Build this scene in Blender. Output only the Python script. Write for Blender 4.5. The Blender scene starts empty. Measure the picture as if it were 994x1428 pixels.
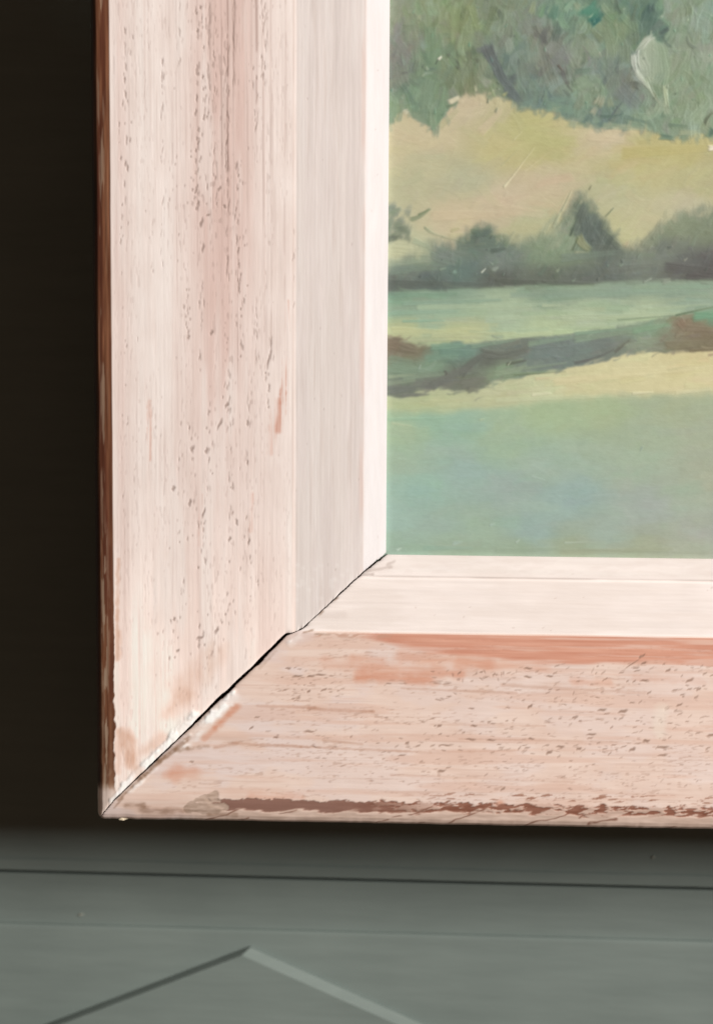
import bpy, bmesh, math, random
import numpy as np
from mathutils import Matrix, Vector

random.seed(7)
rng = np.random.default_rng(11)
sc = bpy.context.scene
MM = 0.001

# ------------------------------------------------------------------ camera
PITCH, YAW, ROLL = -0.1551026, 0.0457468, -0.0053858
CAMPOS = np.array([81.0595, -590.0013, 158.8946])          # millimetres
FPX, CX, CY = 4000.0, 497.0, 714.0


def cam_axes():
    cp, sp = math.cos(PITCH), math.sin(PITCH)
    cw, sw = math.cos(YAW), math.sin(YAW)
    cr, sr = math.cos(ROLL), math.sin(ROLL)
    Rz = np.array([[cw, -sw, 0], [sw, cw, 0], [0, 0, 1]])
    Rx = np.array([[1, 0, 0], [0, cp, -sp], [0, sp, cp]])
    Ry = np.array([[cr, 0, sr], [0, 1, 0], [-sr, 0, cr]])
    return Rz @ Rx @ Ry


AX = cam_axes()
cam = bpy.data.cameras.new('camera')
camo = bpy.data.objects.new('camera', cam)
sc.collection.objects.link(camo)
cam.sensor_fit = 'VERTICAL'
cam.sensor_height = 36.0
cam.lens = FPX / 1428.0 * 36.0
cam.clip_start = 0.01
cam.clip_end = 50
right, fwd, up = AX[:, 0], AX[:, 1], AX[:, 2]
m = Matrix(((right[0], up[0], -fwd[0], CAMPOS[0] * MM),
            (right[1], up[1], -fwd[1], CAMPOS[1] * MM),
            (right[2], up[2], -fwd[2], CAMPOS[2] * MM),
            (0, 0, 0, 1)))
camo.matrix_world = m
cam.dof.use_dof = True
cam.dof.focus_distance = 0.594
cam.dof.aperture_fstop = 13.0
sc.camera = camo

# ------------------------------------------------------------------ light
world = bpy.data.worlds.new('World')
sc.world = world
world.use_nodes = True
bg = world.node_tree.nodes['Background']
bg.inputs['Color'].default_value = (1.0, 0.63, 0.42, 1)
bg.inputs['Strength'].default_value = 0.095

LDIR = np.array([1.15, -1.0, 0.54])
LDIR = LDIR / np.linalg.norm(LDIR)
lamp = bpy.data.lights.new('window_light', 'AREA')
lamp.shape = 'RECTANGLE'
lamp.size = 0.26
lamp.size_y = 0.8
lamp.energy = 104.0
lamp.color = (1.0, 0.93, 0.85)
lampo = bpy.data.objects.new('window_light', lamp)
sc.collection.objects.link(lampo)
target = Vector((0.05, 0.0, 0.06))
lampo.location = target + Vector(LDIR) * 2.5
lampo.rotation_euler = (target - lampo.location).to_track_quat('-Z', 'Y').to_euler()

sc.view_settings.view_transform = 'Standard'
sc.view_settings.look = 'None'
sc.view_settings.exposure = 0.0
sc.view_settings.gamma = 1.0
sc.view_settings.use_curve_mapping = False
sc.cycles.max_bounces = 6


# ------------------------------------------------------------------ helpers
def sk(px, py, y):
    """a point measured in the photograph, set on the upright plane at depth y (mm) -> X, Z in mm"""
    d = AX @ np.array([(px - CX) / FPX, 1.0, (CY - py) / FPX])
    t = (y - CAMPOS[1]) / d[1]
    p = CAMPOS + d * t
    return p[0], p[2]


def lin(c):
    c = np.asarray(c, float) / 255.0
    return np.where(c <= 0.04045, c / 12.92, ((c + 0.055) / 1.055) ** 2.4)


TAB = rng.random((512, 512))


def vnoise(x, y, seed=0):
    x = np.asarray(x, float) + seed * 37.31 + 1000
    y = np.asarray(y, float) + seed * 91.73 + 1000
    if x.ndim == 2 and min(x.shape) > 2 and x[0, 0] == x[-1, 0] and x[0, -1] == x[-1, -1] and y[0, 0] == y[0, -1] and y[-1, 0] == y[-1, -1]:
        xs, ys = x[0], y[:, 0]                      # axis-aligned sheet: interpolate one axis at a time
        xi = np.floor(xs).astype(int)
        yi = np.floor(ys).astype(int)
        fx = xs - xi
        fy = ys - yi
        fx = (fx * fx * (3 - 2 * fx))[:, None]
        fy = (fy * fy * (3 - 2 * fy))[:, None]
        y0 = yi.min()
        yr = np.arange(y0, yi.max() + 2) % 512
        L = TAB[xi % 512][:, yr] * (1 - fx) + TAB[(xi + 1) % 512][:, yr] * fx
        L = L.T
        return L[yi - y0] * (1 - fy) + L[yi + 1 - y0] * fy
    xi = np.floor(x).astype(int)
    yi = np.floor(y).astype(int)
    fx = x - xi
    fy = y - yi
    fx = fx * fx * (3 - 2 * fx)
    fy = fy * fy * (3 - 2 * fy)
    a = TAB[xi % 512, yi % 512]
    b = TAB[(xi + 1) % 512, yi % 512]
    c = TAB[xi % 512, (yi + 1) % 512]
    d = TAB[(xi + 1) % 512, (yi + 1) % 512]
    return (a * (1 - fx) + b * fx) * (1 - fy) + (c * (1 - fx) + d * fx) * fy


def fbm(x, y, seed=0, octv=4):
    s = 0
    w = 0
    a = 1.0
    for i in range(octv):
        s = s + a * vnoise(x * 2 ** i, y * 2 ** i, seed + i * 5)
        w += a
        a *= 0.5
    return s / w


def sstep(a, b, x):
    t = np.clip((x - a) / (b - a + 1e-9), 0, 1)
    return t * t * (3 - 2 * t)


def mixc(col, c, m):
    return col * (1 - m[..., None]) + np.asarray(c, float) * m[..., None]


class PaintMap:
    """a sheet of paint laid out in millimetres: colour and relief, sampled onto mesh vertices"""

    def __init__(self, x0, x1, z0, z1, res=7.0):
        self.x0, self.z0, self.res = x0, z0, res
        self.w = int((x1 - x0) * res) + 1
        self.h = int((z1 - z0) * res) + 1
        xs = x0 + np.arange(self.w) / res
        zs = z0 + np.arange(self.h) / res
        self.X, self.Z = np.meshgrid(xs, zs)
        self.col = np.zeros((self.h, self.w, 3))
        self.rel = np.zeros((self.h, self.w))

    def box(self, x, z, r):
        i0 = max(0, int((x - r - self.x0) * self.res))
        i1 = min(self.w, int((x + r - self.x0) * self.res) + 2)
        j0 = max(0, int((z - r - self.z0) * self.res))
        j1 = min(self.h, int((z + r - self.z0) * self.res) + 2)
        if i1 <= i0 or j1 <= j0:
            return None
        return slice(j0, j1), slice(i0, i1)

    def capsule(self, x1, z1, x2, z2, w, soft):
        dx, dz = x2 - x1, z2 - z1
        L = dx * dx + dz * dz + 1e-9
        out = np.zeros_like(self.X)
        b = self.box((x1 + x2) / 2, (z1 + z2) / 2, math.sqrt(L) / 2 + w + soft + .1)
        if b is None:
            return out
        t = np.clip(((self.X[b] - x1) * dx + (self.Z[b] - z1) * dz) / L, 0, 1)
        d = np.hypot(self.X[b] - x1 - t * dx, self.Z[b] - z1 - t * dz)
        d = d + (fbm(self.X[b] / (w * 1.6 + .25), self.Z[b] / (w * 1.6 + .25), int(x1 * 7) % 50, 3) - .5) * w * 1.3
        out[b] = 1 - sstep(w - soft, w + soft, d)
        return out

    def sample(self, arr, X, Z):
        u = np.clip((X - self.x0) * self.res, 0, None)
        v = np.clip((Z - self.z0) * self.res, 0, None)
        pu, pv = 2 * (self.w - 2), 2 * (self.h - 2)
        u = np.mod(u, pu)
        u = np.where(u > pu / 2, pu - u, u)
        v = np.mod(v, pv)
        v = np.where(v > pv / 2, pv - v, v)
        i = np.minimum(u.astype(int), self.w - 2)
        j = np.minimum(v.astype(int), self.h - 2)
        fu = u - i
        fv = v - j
        if arr.ndim == 3:
            fu = fu[..., None]
            fv = fv[..., None]
        return (arr[j, i] * (1 - fu) + arr[j, i + 1] * fu) * (1 - fv) + \
               (arr[j + 1, i] * (1 - fu) + arr[j + 1, i + 1] * fu) * fv


def grid_mesh(name, P, colors, extra_faces=None):
    """P: (rows, cols, 3) in mm; colors: (rows, cols, 3) linear"""
    r, c, _ = P.shape
    me = bpy.data.meshes.new(name)
    idx = np.arange(r * c).reshape(r, c)
    q = np.stack([idx[:-1, :-1], idx[:-1, 1:], idx[1:, 1:], idx[1:, :-1]], -1).reshape(-1, 4)
    nf = len(q)
    me.vertices.add(r * c)
    me.vertices.foreach_set('co', (P.reshape(-1) * MM).astype(np.float32))
    me.loops.add(nf * 4)
    me.loops.foreach_set('vertex_index', q.reshape(-1).astype(np.int32))
    me.polygons.add(nf)
    me.polygons.foreach_set('loop_start', (np.arange(nf) * 4).astype(np.int32))
    me.polygons.foreach_set('use_smooth', np.ones(nf, bool))
    at = me.color_attributes.new('paint', 'FLOAT_COLOR', 'POINT')
    rgba = np.ones((r * c, 4), np.float32)
    rgba[:, :3] = colors.reshape(-1, 3)
    at.data.foreach_set('color', rgba.reshape(-1))
    me.update(calc_edges=True)
    me.validate()
    return me


def link(name, me, mat, parent=None):
    o = bpy.data.objects.new(name, me)
    sc.collection.objects.link(o)
    if mat:
        o.data.materials.append(mat)
    if parent:
        o.parent = parent
    return o


def tag(o, label=None, cat=None, group=None, kind=None):
    for k, v in (('label', label), ('category', cat), ('group', group), ('kind', kind)):
        if v:
            o[k] = v


def flip(o):
    o.data.flip_normals()


# ------------------------------------------------------------------ materials
def painted_attr(name, rough, spec, grain, bump, bscale):
    m = bpy.data.materials.new(name)
    m.use_nodes = True
    nt = m.node_tree
    b = nt.nodes['Principled BSDF']
    at = nt.nodes.new('ShaderNodeAttribute')
    at.attribute_name = 'paint'
    tc = nt.nodes.new('ShaderNodeTexCoord')
    mp = nt.nodes.new('ShaderNodeMapping')
    mp.inputs['Scale'].default_value = grain
    n = nt.nodes.new('ShaderNodeTexNoise')
    n.inputs['Scale'].default_value = bscale
    n.inputs['Detail'].default_value = 5
    n.inputs['Roughness'].default_value = 0.65
    rp = nt.nodes.new('ShaderNodeValToRGB')
    rp.color_ramp.elements[0].position = 0.3
    rp.color_ramp.elements[0].color = (0.965, 0.955, 0.945, 1)
    rp.color_ramp.elements[1].position = 0.7
    rp.color_ramp.elements[1].color = (1, 1, 1, 1)
    mx = nt.nodes.new('ShaderNodeMix')
    mx.data_type = 'RGBA'
    mx.blend_type = 'MULTIPLY'
    mx.inputs[0].default_value = 1.0
    bp = nt.nodes.new('ShaderNodeBump')
    bp.inputs['Strength'].default_value = bump
    bp.inputs['Distance'].default_value = 0.00012
    L = nt.links.new
    L(tc.outputs['Object'], mp.inputs['Vector'])
    L(mp.outputs['Vector'], n.inputs['Vector'])
    L(n.outputs['Fac'], rp.inputs['Fac'])
    L(at.outputs['Color'], mx.inputs[6])
    L(rp.outputs['Color'], mx.inputs[7])
    L(mx.outputs[2], b.inputs['Base Color'])
    L(n.outputs['Fac'], bp.inputs['Height'])
    L(bp.outputs['Normal'], b.inputs['Normal'])
    b.inputs['Roughness'].default_value = rough
    b.inputs['Specular IOR Level'].default_value = spec
    return m


MAT_LEFT = painted_attr('chalky_paint_on_upright', 0.62, 0.3, (1, 1, 0.16), 0.3, 1000)
MAT_BOT = painted_attr('chalky_paint_on_crosspiece', 0.62, 0.3, (0.16, 1, 1), 0.3, 1000)
MAT_OIL = painted_attr('oil_paint', 0.5, 0.3, (0.35, 1, 1), 0.3, 1300)


def wall_paint(name, base, base2):
    m = bpy.data.materials.new(name)
    m.use_nodes = True
    nt = m.node_tree
    b = nt.nodes['Principled BSDF']
    tc = nt.nodes.new('ShaderNodeTexCoord')
    mp = nt.nodes.new('ShaderNodeMapping')
    mp.inputs['Scale'].default_value = (0.12, 1, 1)
    n = nt.nodes.new('ShaderNodeTexNoise')
    n.inputs['Scale'].default_value = 260
    n.inputs['Detail'].default_value = 6
    n.inputs['Roughness'].default_value = 0.6
    n2 = nt.nodes.new('ShaderNodeTexNoise')
    n2.inputs['Scale'].default_value = 22
    n2.inputs['Detail'].default_value = 4
    ad = nt.nodes.new('ShaderNodeMath')
    ad.operation = 'ADD'
    hf = nt.nodes.new('ShaderNodeMath')
    hf.operation = 'MULTIPLY'
    hf.inputs[1].default_value = 0.5
    rp = nt.nodes.new('ShaderNodeValToRGB')
    rp.color_ramp.elements[0].position = 0.32
    rp.color_ramp.elements[0].color = (*base, 1)
    rp.color_ramp.elements[1].position = 0.68
    rp.color_ramp.elements[1].color = (*base2, 1)
    bp = nt.nodes.new('ShaderNodeBump')
    bp.inputs['Strength'].default_value = 0.4
    bp.inputs['Distance'].default_value = 0.0004
    L = nt.links.new
    L(tc.outputs['Object'], mp.inputs['Vector'])
    L(mp.outputs['Vector'], n.inputs['Vector'])
    L(tc.outputs['Object'], n2.inputs['Vector'])
    L(n.outputs['Fac'], ad.inputs[0])
    L(n2.outputs['Fac'], ad.inputs[1])
    L(ad.outputs[0], hf.inputs[0])
    L(hf.outputs[0], rp.inputs['Fac'])
    L(rp.outputs['Color'], b.inputs['Base Color'])
    L(n.outputs['Fac'], bp.inputs['Height'])
    L(bp.outputs['Normal'], b.inputs['Normal'])
    b.inputs['Roughness'].default_value = 0.55
    b.inputs['Specular IOR Level'].default_value = 0.35
    return m


MAT_WALL = wall_paint('grey_green_wall_paint', (0.133, 0.169, 0.163), (0.173, 0.216, 0.208))
MAT_WOOD = wall_paint('bare_brown_wood', (0.10, 0.055, 0.032), (0.15, 0.085, 0.05))

# ------------------------------------------------------------------ the panelled wall behind (structure)
WALLY = 50.0
wall = bpy.data.objects.new('wall', None)
sc.collection.objects.link(wall)
tag(wall, 'grey green painted panelled wall behind the frame', 'wall', kind='structure')
# the boards run half a degree off the frame
wall.location = (52.7 * MM, WALLY * MM, -27.2 * MM)
wall.rotation_euler = (0, math.radians(0.42), 0)


def bevel_box(name, x0, x1, y0, y1, z0, z1, bev, mat, parent, seg=3):
    bm = bmesh.new()
    bmesh.ops.create_cube(bm, size=1)
    for v in bm.verts:
        v.co = Vector((((x0 + x1) / 2 + v.co.x * (x1 - x0)) * MM, ((y0 + y1) / 2 + v.co.y * (y1 - y0)) * MM,
                       ((z0 + z1) / 2 + v.co.z * (z1 - z0)) * MM))
    if bev:
        bmesh.ops.bevel(bm, geom=bm.edges[:], offset=bev * MM, segments=seg, profile=0.6, affect='EDGES')
    me = bpy.data.meshes.new(name)
    bm.to_mesh(me)
    bm.free()
    for p in me.polygons:
        p.use_smooth = False
    return link(name, me, mat, parent)


bevel_box('upper_board', -350, 450, 0, 20, 2.9, 420, 0.4, MAT_WALL, wall)
bevel_box('bead', -350, 450, -0.5, 19, 0.35, 3.2, 0.45, MAT_WALL, wall)
bevel_box('cross_rail', -350, 450, 0, 19, -13.4, -0.35, 0.3, MAT_WALL, wall)
bevel_box('lower_board', -350, 450, -1.3, 20, -220, -12.2, 0.9, MAT_WALL, wall)
bevel_box('back_board', -350, 450, 20.5, 26, -220, 420, 0, MAT_WALL, wall)


def raised_panel():
    # lozenge whose top corner shows; steep flank on the left, wide bevel on the right
    ax, az = 28.0 - 52.7, -43.2 + 27.2
    la = math.radians(23.0)
    ra = math.radians(23.4)
    A = (ax, az)
    Lf = (ax - 120, az - 120 * math.tan(la))
    Rt = (ax + 120, az - 120 * math.tan(ra))
    Bt = (ax, az - 110)
    outer = [A, Rt, Bt, Lf]
    # inner (front) outline
    k = 1.9
    inner = [(ax + 0.6, az - 1.1), (Rt[0] - k, Rt[1] - k * 0.95), (Bt[0], Bt[1] + 2), (Lf[0] + 1, Lf[1] + 0.1)]
    # right bevel: shift the right arm inward by k
    n = (-math.sin(ra), -math.cos(ra))
    inner[0] = (ax + 0.05, az - k * 0.98)
    # keep the left arm crisp: inner left edge only 0.5 mm inside
    nl = (math.sin(la), -math.cos(la))
    # intersection of the two shifted arms
    p1 = (ax + n[0] * k, az + n[1] * k)
    d1 = (math.cos(ra), -math.sin(ra))
    p2 = (ax + nl[0] * 0.5, az + nl[1] * 0.5)
    d2 = (-math.cos(la), -math.sin(la))
    det = d1[0] * (-d2[1]) + d2[0] * d1[1]
    rx, rz = p2[0] - p1[0], p2[1] - p1[1]
    t = (rx * (-d2[1]) + d2[0] * rz) / det
    inner[0] = (p1[0] + d1[0] * t, p1[1] + d1[1] * t)
    inner[3] = (Lf[0] + nl[0] * 0.5, Lf[1] + nl[1] * 0.5)
    inner[1] = (Rt[0] + n[0] * k, Rt[1] + n[1] * k)
    yb, ym, yf = -1.0, -2.6, -4.6
    V = []
    for (x, z) in outer:
        V.append((x * MM, yb * MM, z * MM))
    for (x, z) in outer:
        V.append((x * MM, ym * MM, z * MM))
    for (x, z) in inner:
        V.append((x * MM, yf * MM, z * MM))
    F = []
    for a in (0, 4):
        for i in range(4):
            j = (i + 1) % 4
            F.append((a + i, a + j, a + 4 + j, a + 4 + i))
    F.append((8, 9, 10, 11))
    F.append((3, 2, 1, 0))
    me = bpy.data.meshes.new('raised_panel')
    me.from_pydata(V, [], F)
    bm = bmesh.new()
    bm.from_mesh(me)
    bmesh.ops.recalc_face_normals(bm, faces=bm.faces[:])
    ed = [e for e in bm.edges if all(v.co.y < -0.005 for v in e.verts)]
    bmesh.ops.bevel(bm, geom=ed, offset=0.25 * MM, segments=2, profile=0.6, affect='EDGES')
    bm.to_mesh(me)
    bm.free()
    return link('raised_panel', me, MAT_WALL, wall)


raised_panel()


def paint_nib(px, py, rx, rz):
    X_, Z_ = sk(px, py, WALLY - 1)
    bm = bmesh.new()
    bmesh.ops.create_icosphere(bm, subdivisions=2, radius=1.0)
    for v in bm.verts:
        k_ = 1 + .3 * math.sin(v.co.x * 5 + px) * math.cos(v.co.z * 4)
        v.co = Vector((v.co.x * rx * k_ * MM, v.co.y * .35 * MM, (v.co.z * rz * k_ + v.co.x * rz * .5) * MM))
    me = bpy.data.meshes.new('paint_nib')
    bm.to_mesh(me)
    bm.free()
    o = link('paint_nib', me, MAT_NIB, wall)
    # sits on the face, in the wall's own tilted frame
    y_ = -1.3 if py > 1300 else 0.0
    o.location = wall.matrix_basis.inverted() @ Vector((X_ * MM, WALLY * MM, Z_ * MM))
    o.location.y = (y_ - .1) * MM


MAT_NIB = wall_paint('pale_paint_nib', (0.26, 0.28, 0.25), (0.34, 0.36, 0.32))
bpy.context.view_layer.update()
for (a_, b_, c_, d_) in [(113, 1277, .7, .25), (910, 1197, .5, .3)]:
    paint_nib(a_, b_, c_, d_)

# ------------------------------------------------------------------ the frame
frame = bpy.data.objects.new('picture_frame', None)
sc.collection.objects.link(frame)
tag(frame, 'worn cream painted wooden picture frame with cracked mitre corner', 'picture frame')

FW, FH = 217.0, 250.0                               # outer size of the whole frame, mm
DEPTH = 30.0
LV = np.array([-1.15, 3.0, 40.6, 55.5, 60.1])          # profile stations on the upright (mm from outer edge)
BV = np.array([-1.15, 4.2, 40.7, 52.8, 56.9])          # same stations on the bottom rail


def profile(k, step=1.0):
    """depth behind the front at profile parameter k (0..4, one unit per station)"""
    s = [0.0, 0.07, 0.18, 0.34, 0.58, 0.82, 1.0, 1.15, 1.6, 1.98, 2.0, 2.015, 2.035, 2.06, 2.6, 2.95, 3.0, 3.06, 3.2, 4.0]
    d = [3.9, 2.4, 1.5, 0.95, 0.55, 0.30, 0.17, 0.12, 0.26, 0.40, 0.43, 0.52, 0.66, 0.70, 0.86, 1.0, 1.05, 1.2, 1.65, 4.3]
    d = np.array(d)
    d[10:] -= (1 - step) * np.minimum(np.maximum(d[10:] - .43, 0), .27)
    return np.interp(k, s, d)


def sta(v, V):
    return np.interp(v, V, np.arange(5.0))


MITX = np.array([-1.15, 3.0, 39.2, 42.6, 55.6, 60.1])    # run of the joint, seen from the front
MITZ = np.array([-1.15, 4.0, 39.9, 41.3, 53.7, 56.9])


# gap of the open mitre (half width, mm) along the profile
GAPK = np.array([0, .3, 1.0, 1.25, 1.45, 1.62, 1.8, 1.93, 2.0, 2.05, 2.4, 2.8, 3.2, 3.6, 4.0])
GAPW = np.array([.06, .08, .12, .19, .27, .36, .43, .39, .25, .15, .14, .16, .21, .30, .36])


def gap(k, seed):
    g = np.interp(k, GAPK, GAPW)
    return g * (0.55 + 0.9 * fbm(k * 9, k * 0 + seed, seed)) + 0.22 * (fbm(k * 14, k * 0, seed + 3) - 0.5) * (0.4 + g * 2) + 0.2 * (fbm(k * 45, k * 0, seed + 8, 2) - .5) + .5 * g * sstep(.62, .72, vnoise(k * 11, k * 0, seed + 12))


KLIGHT = 1.12                                      # how bright a white card reads where the frame hangs
TINT = np.array([1.025, 0.93, 0.825])


def albedo(col, gain=1.0):
    return np.clip(lin(np.clip(col, 0, 255)) / (KLIGHT * TINT) * gain, 0.004, 0.93)


def add_pits(pm, spots, depth=0.16):
    """spots: (X, Z, length, width, angle, strength) in mm: open pores of the wood showing through the paint"""
    pit = np.zeros_like(pm.rel)
    for (x, z, L, w, a, s) in spots:
        b = pm.box(x, z, L / 2 + w + 0.3)
        if b is None:
            continue
        dx = pm.X[b] - x
        dz = pm.Z[b] - z
        ca, sa = math.cos(a), math.sin(a)
        u = dx * ca + dz * sa
        v = -dx * sa + dz * ca + 0.12 * w * np.sin(u * 3 / max(L, .2) * 3)
        tp = np.clip(1.0 + random.uniform(-.9, .9) * u / (L + .05), .3, 1.6)
        e = (np.abs(u) / (L / 2 + 0.05)) ** 2.2 + (np.abs(v) / (w / 2 * tp + 0.02)) ** 2
        pit[b] = np.maximum(pit[b], s * np.clip(1.15 - e * 0.75, 0, 1) ** 1.2)
    return pit


# ---- upright rail: paint sheet in millimetres
def make_left_map():
    pm = PaintMap(-1.8, 62.0, -2.2, 192.0)
    X, Z = pm.X, pm.Z
    k = sta(X, LV)
    low = sstep(75, 20, Z)
    st = fbm(X / 1.7, Z / 34.0, 1, 3) - 0.5
    st2 = fbm(X / 2.6, Z / 70.0, 2, 3) - 0.5
    st3 = vnoise(X / 0.30, Z / 14.0, 9) - 0.5
    col = np.zeros_like(pm.col) + np.array([242, 224, 212.])
    col += low[..., None] * np.array([26, 22, 19.])  # lower end lightened: the lighting gradient is painted into the colour
    col += (st * 6 + st2 * 14 + st3 * 1.5 + (fbm(X / 3.5, Z / 6.0, 16, 4) - .5) * 16)[..., None] * np.array([0.8, 1.0, 1.05])
    # rosy undercoat showing through in streaks
    m1 = np.exp(-((X - 25.5 - 0.02 * (Z - 100)) / 6.0) ** 2) * sstep(60, 135, Z) * 1.15
    m1 += np.exp(-((X - 5.0) / 1.6) ** 2) * 0.45
    m1 += np.exp(-((X - 24) / 11) ** 2) * sstep(120, 60, Z) * 0.3
    m1 += 0.35 * low * np.exp(-((X - 37) / 5.0) ** 2)
    pk = np.clip(m1 * (0.45 + 1.5 * (fbm(X / 1.5, Z / 45.0, 4, 4) - 0.15)), 0, 0.9)
    col = mixc(col, (217, 182, 168), pk * 0.8)
    # pale milky streaks
    ml = sstep(0.5, 0.75, fbm(X / 2.6, Z / 30.0, 14, 3)) * (X < 40.6)
    col = mixc(col, (243, 230, 219), ml * 0.45)
    # greyed long hairlines
    hl = sstep(0.66, 0.8, vnoise(X / 0.28, Z / 22.0, 21)) * np.clip(sstep(0.4, 0.62, fbm(X / 5, Z / 25, 22, 3)) * .6 + 1.2 * np.exp(-((X - 27) / 6) ** 2) * sstep(110, 160, Z), 0, 1) * (X < 40.2) * (X > 4)
    col = mixc(col, (190, 163, 150), hl * 0.3)
    # fine pores caught in the grain
    wob = X + .25 * (fbm(X / 6, Z / 9, 23, 2) - .5)
    fine = sstep(.70, .86, vnoise(wob / .24, Z / 1.5, 24)) * sstep(.38, .62, fbm(X / 1.6, Z / 18, 25, 3)) * (X > 3.6) * (X < 40.2)
    col = mixc(col, (176, 150, 138), fine * (.14 + .28 * np.exp(-((X - 26) / 8) ** 2) * (.4 + .6 * sstep(70, 130, Z))))
    hard = np.zeros_like(X)
    for (xx, z0, z1, w, a) in [(27.3, 120, 190, .16, .75), (28.5, 130, 190, .12, .5), (33.1, 145, 190, .2, .5), (26.1, 118, 175, .1, .4),
                               (29.4, 95, 128, .12, .35), (21.0, 118, 178, .12, .3), (34.6, 128, 172, .1, .3), (16.8, 90, 182, .1, .25),
                               (36.2, 100, 190, .12, .25), (39.0, 110, 190, .12, .3)]:
        wob = 0.25 * (vnoise(Z / 14.0, Z * 0, int(xx)) - .5)
        seg = sstep(z0 - 8, z0 + 6, Z) * sstep(z1 + 8, z1 - 6, Z) * (0.35 + 0.65 * sstep(.35, .6, vnoise(X * 0, Z / 5.0, int(xx * 3))))
        hard = np.maximum(hard, a * seg * np.exp(-((X - xx - wob) / w) ** 2))
    col = mixc(col, (158, 128, 116), hard)
    # the step line
    stepm = np.exp(-((X - 40.75) / 0.22) ** 2) * (0.3 + 0.4 * vnoise(X * 0, Z / 6.0, 5)) * sstep(35, 70, Z)
    col = mixc(col, (205, 182, 168), stepm)
    col = mixc(col, (252, 238, 226), np.exp(-((X - 40.1) / 0.6) ** 2) * 0.5 * sstep(80, 50, Z))
    # red rub on the arris of the step
    for (x1, y1, x2, y2, w, a) in [(399, 500, 394, 560, 3.6, .75), (402, 420, 400, 500, 2.6, .4), (386, 560, 378, 630, 5, .25),
                                   (394, 560, 388, 600, 5, .5), (352, 690, 350, 740, 3, .35), (209, 560, 209, 640, 3, .3),
                                   (282, 690, 280, 760, 3, .3)]:
        p, q = sk(x1, y1, 0.5), sk(x2, y2, 0.5)
        mm = pm.capsule(*p, *q, w * .15, w * .11) * (1.6 * sstep(.3, .7, fbm(X / .35, Z / 12.0, 31, 3)))
        col = mixc(col, (208, 152, 130), np.clip(mm * a, 0, .9))
    # inner flat, a little cooler, brushed
    fl = (k > 2.05) & (k < 3.0)
    flc = np.array([228, 213, 203.]) + (st2 * 12 + (fbm(X / 1.1, Z / 30.0, 6, 3) - .5) * 9 + (fbm(X / 4, Z / 9.0, 13, 3) - .5) * 9)[..., None]
    lil = sstep(.45, .65, fbm(X / 4, Z / 40, 8, 3))
    flc = mixc(flc, (228, 214, 203), lil * .7)
    flc = mixc(flc, (236, 223, 213), sstep(.52, .72, fbm(X / .9, Z / 22.0, 17, 4)) * .55)
    flc = mixc(flc, (214, 196, 184), sstep(.6, .78, fbm(X / .7, Z / 16.0, 18, 4)) * .4)
    flc = flc + (low * 6)[..., None]  # same painted lighting gradient on the flat
    col = np.where(fl[..., None], flc, col)
    wk = np.exp(-((X - 55.0) / 0.5) ** 2) * (k < 3.02) * sstep(.3, .7, fbm(X / 2, Z / 12, 15, 3))
    col = mixc(col, (226, 196, 182), wk * .6)
    # lip
    lp = k >= 3.0
    lpc = np.array([216, 206, 200.]) + ((fbm(X / 1.2, Z / 10, 10, 3) - .5) * 10)[..., None]
    col = np.where(lp[..., None], lpc, col)
    # lower left smears of tan near the corner
    for (x1, y1, x2, y2, w, a) in [(178, 1025, 185, 1062, 9, .55), (168, 1020, 165, 1075, 5, .4), (196, 1075, 186, 1092, 6, .45),
                                   (255, 975, 235, 990, 12, .35), (300, 910, 255, 965, 16, .22), (205, 1045, 225, 1030, 8, .3),
                                   (165, 780, 164, 920, 2.5, .45), (166, 880, 166, 915, 4, .35)]:
        p, q = sk(x1, y1, 0.5), sk(x2, y2, 0.5)
        mm = pm.capsule(*p, *q, w * .15, w * .13) * (0.3 + 1.1 * fbm(X / 1.1, Z / 2.6, 41, 4))
        col = mixc(col, (205, 150, 118), np.clip(mm * a, 0, 1))
    # white filler along the mitre, highlight of its lit edge painted in
    rel = np.zeros_like(X)
    fil = np.zeros_like(X)
    for (x1, y1, x2, y2, w) in [(276, 1003, 222, 1056, 6.0), (222, 1056, 178, 1100, 5.0), (178, 1100, 160, 1120, 4.0)]:
        p, q = sk(x1 - 3, y1 - 5, 0.5), sk(x2 - 3, y2 - 4, 0.5)
        mm = pm.capsule(*p, *q, w * .16, w * .10)
        mm = mm * (0.75 + 0.4 * fbm(X / .8, Z / .8, 43, 3))
        fil = np.maximum(fil, np.clip(mm, 0, 1))
    fil = fil * (.45 + .55 * sstep(.35, .55, fbm(X / 2.4, Z / 2.4, 44, 3)))
    col = mixc(col, (255, 250, 242), fil)
    dm = np.clip((Z - np.interp(X, MITX, MITZ)) * .7, 0, 3)
    rel -= fil * (.40 * np.clip(dm / 1.3, 0, 1) - .10)
    for i in range(26):
        p = sk(random.uniform(410, 500), random.uniform(785, 845), .5)
        mm = pm.capsule(*p, p[0] + random.uniform(-.5, .5), p[1], .35, .3)
        col = mixc(col, (246, 236, 226), mm * .25)
    # ---- open pores
    spots = []

    def column(px, y0, y1, n, lmin, lmax, w, s=.8, jit=2.0):
        for _ in range(int(n * (1.1 if y0 < 500 else .7))):
            y = random.uniform(y0, y1)
            x = px + random.gauss(0, jit)
            p = sk(x, y, .5)
            L = random.uniform(lmin, lmax) * .15
            spots.append((p[0], p[1], L, w * random.uniform(.5, 1.0) * .125, math.pi / 2 + random.gauss(0, .09), s * random.uniform(.4, 1.05)))

    column(175, 35, 330, 20, 3, 13, 3.2, .9, 1.6)
    column(183, 30, 200, 6, 3, 8, 3.5, .8, 2)
    column(166, 150, 470, 16, 3, 10, 3.4, .8, 3)
    column(226, 80, 180, 12, 4, 16, 3.0, .7, 1.0)
    column(226, 190, 370, 9, 3, 14, 2.4, .5, 1.2)
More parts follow.
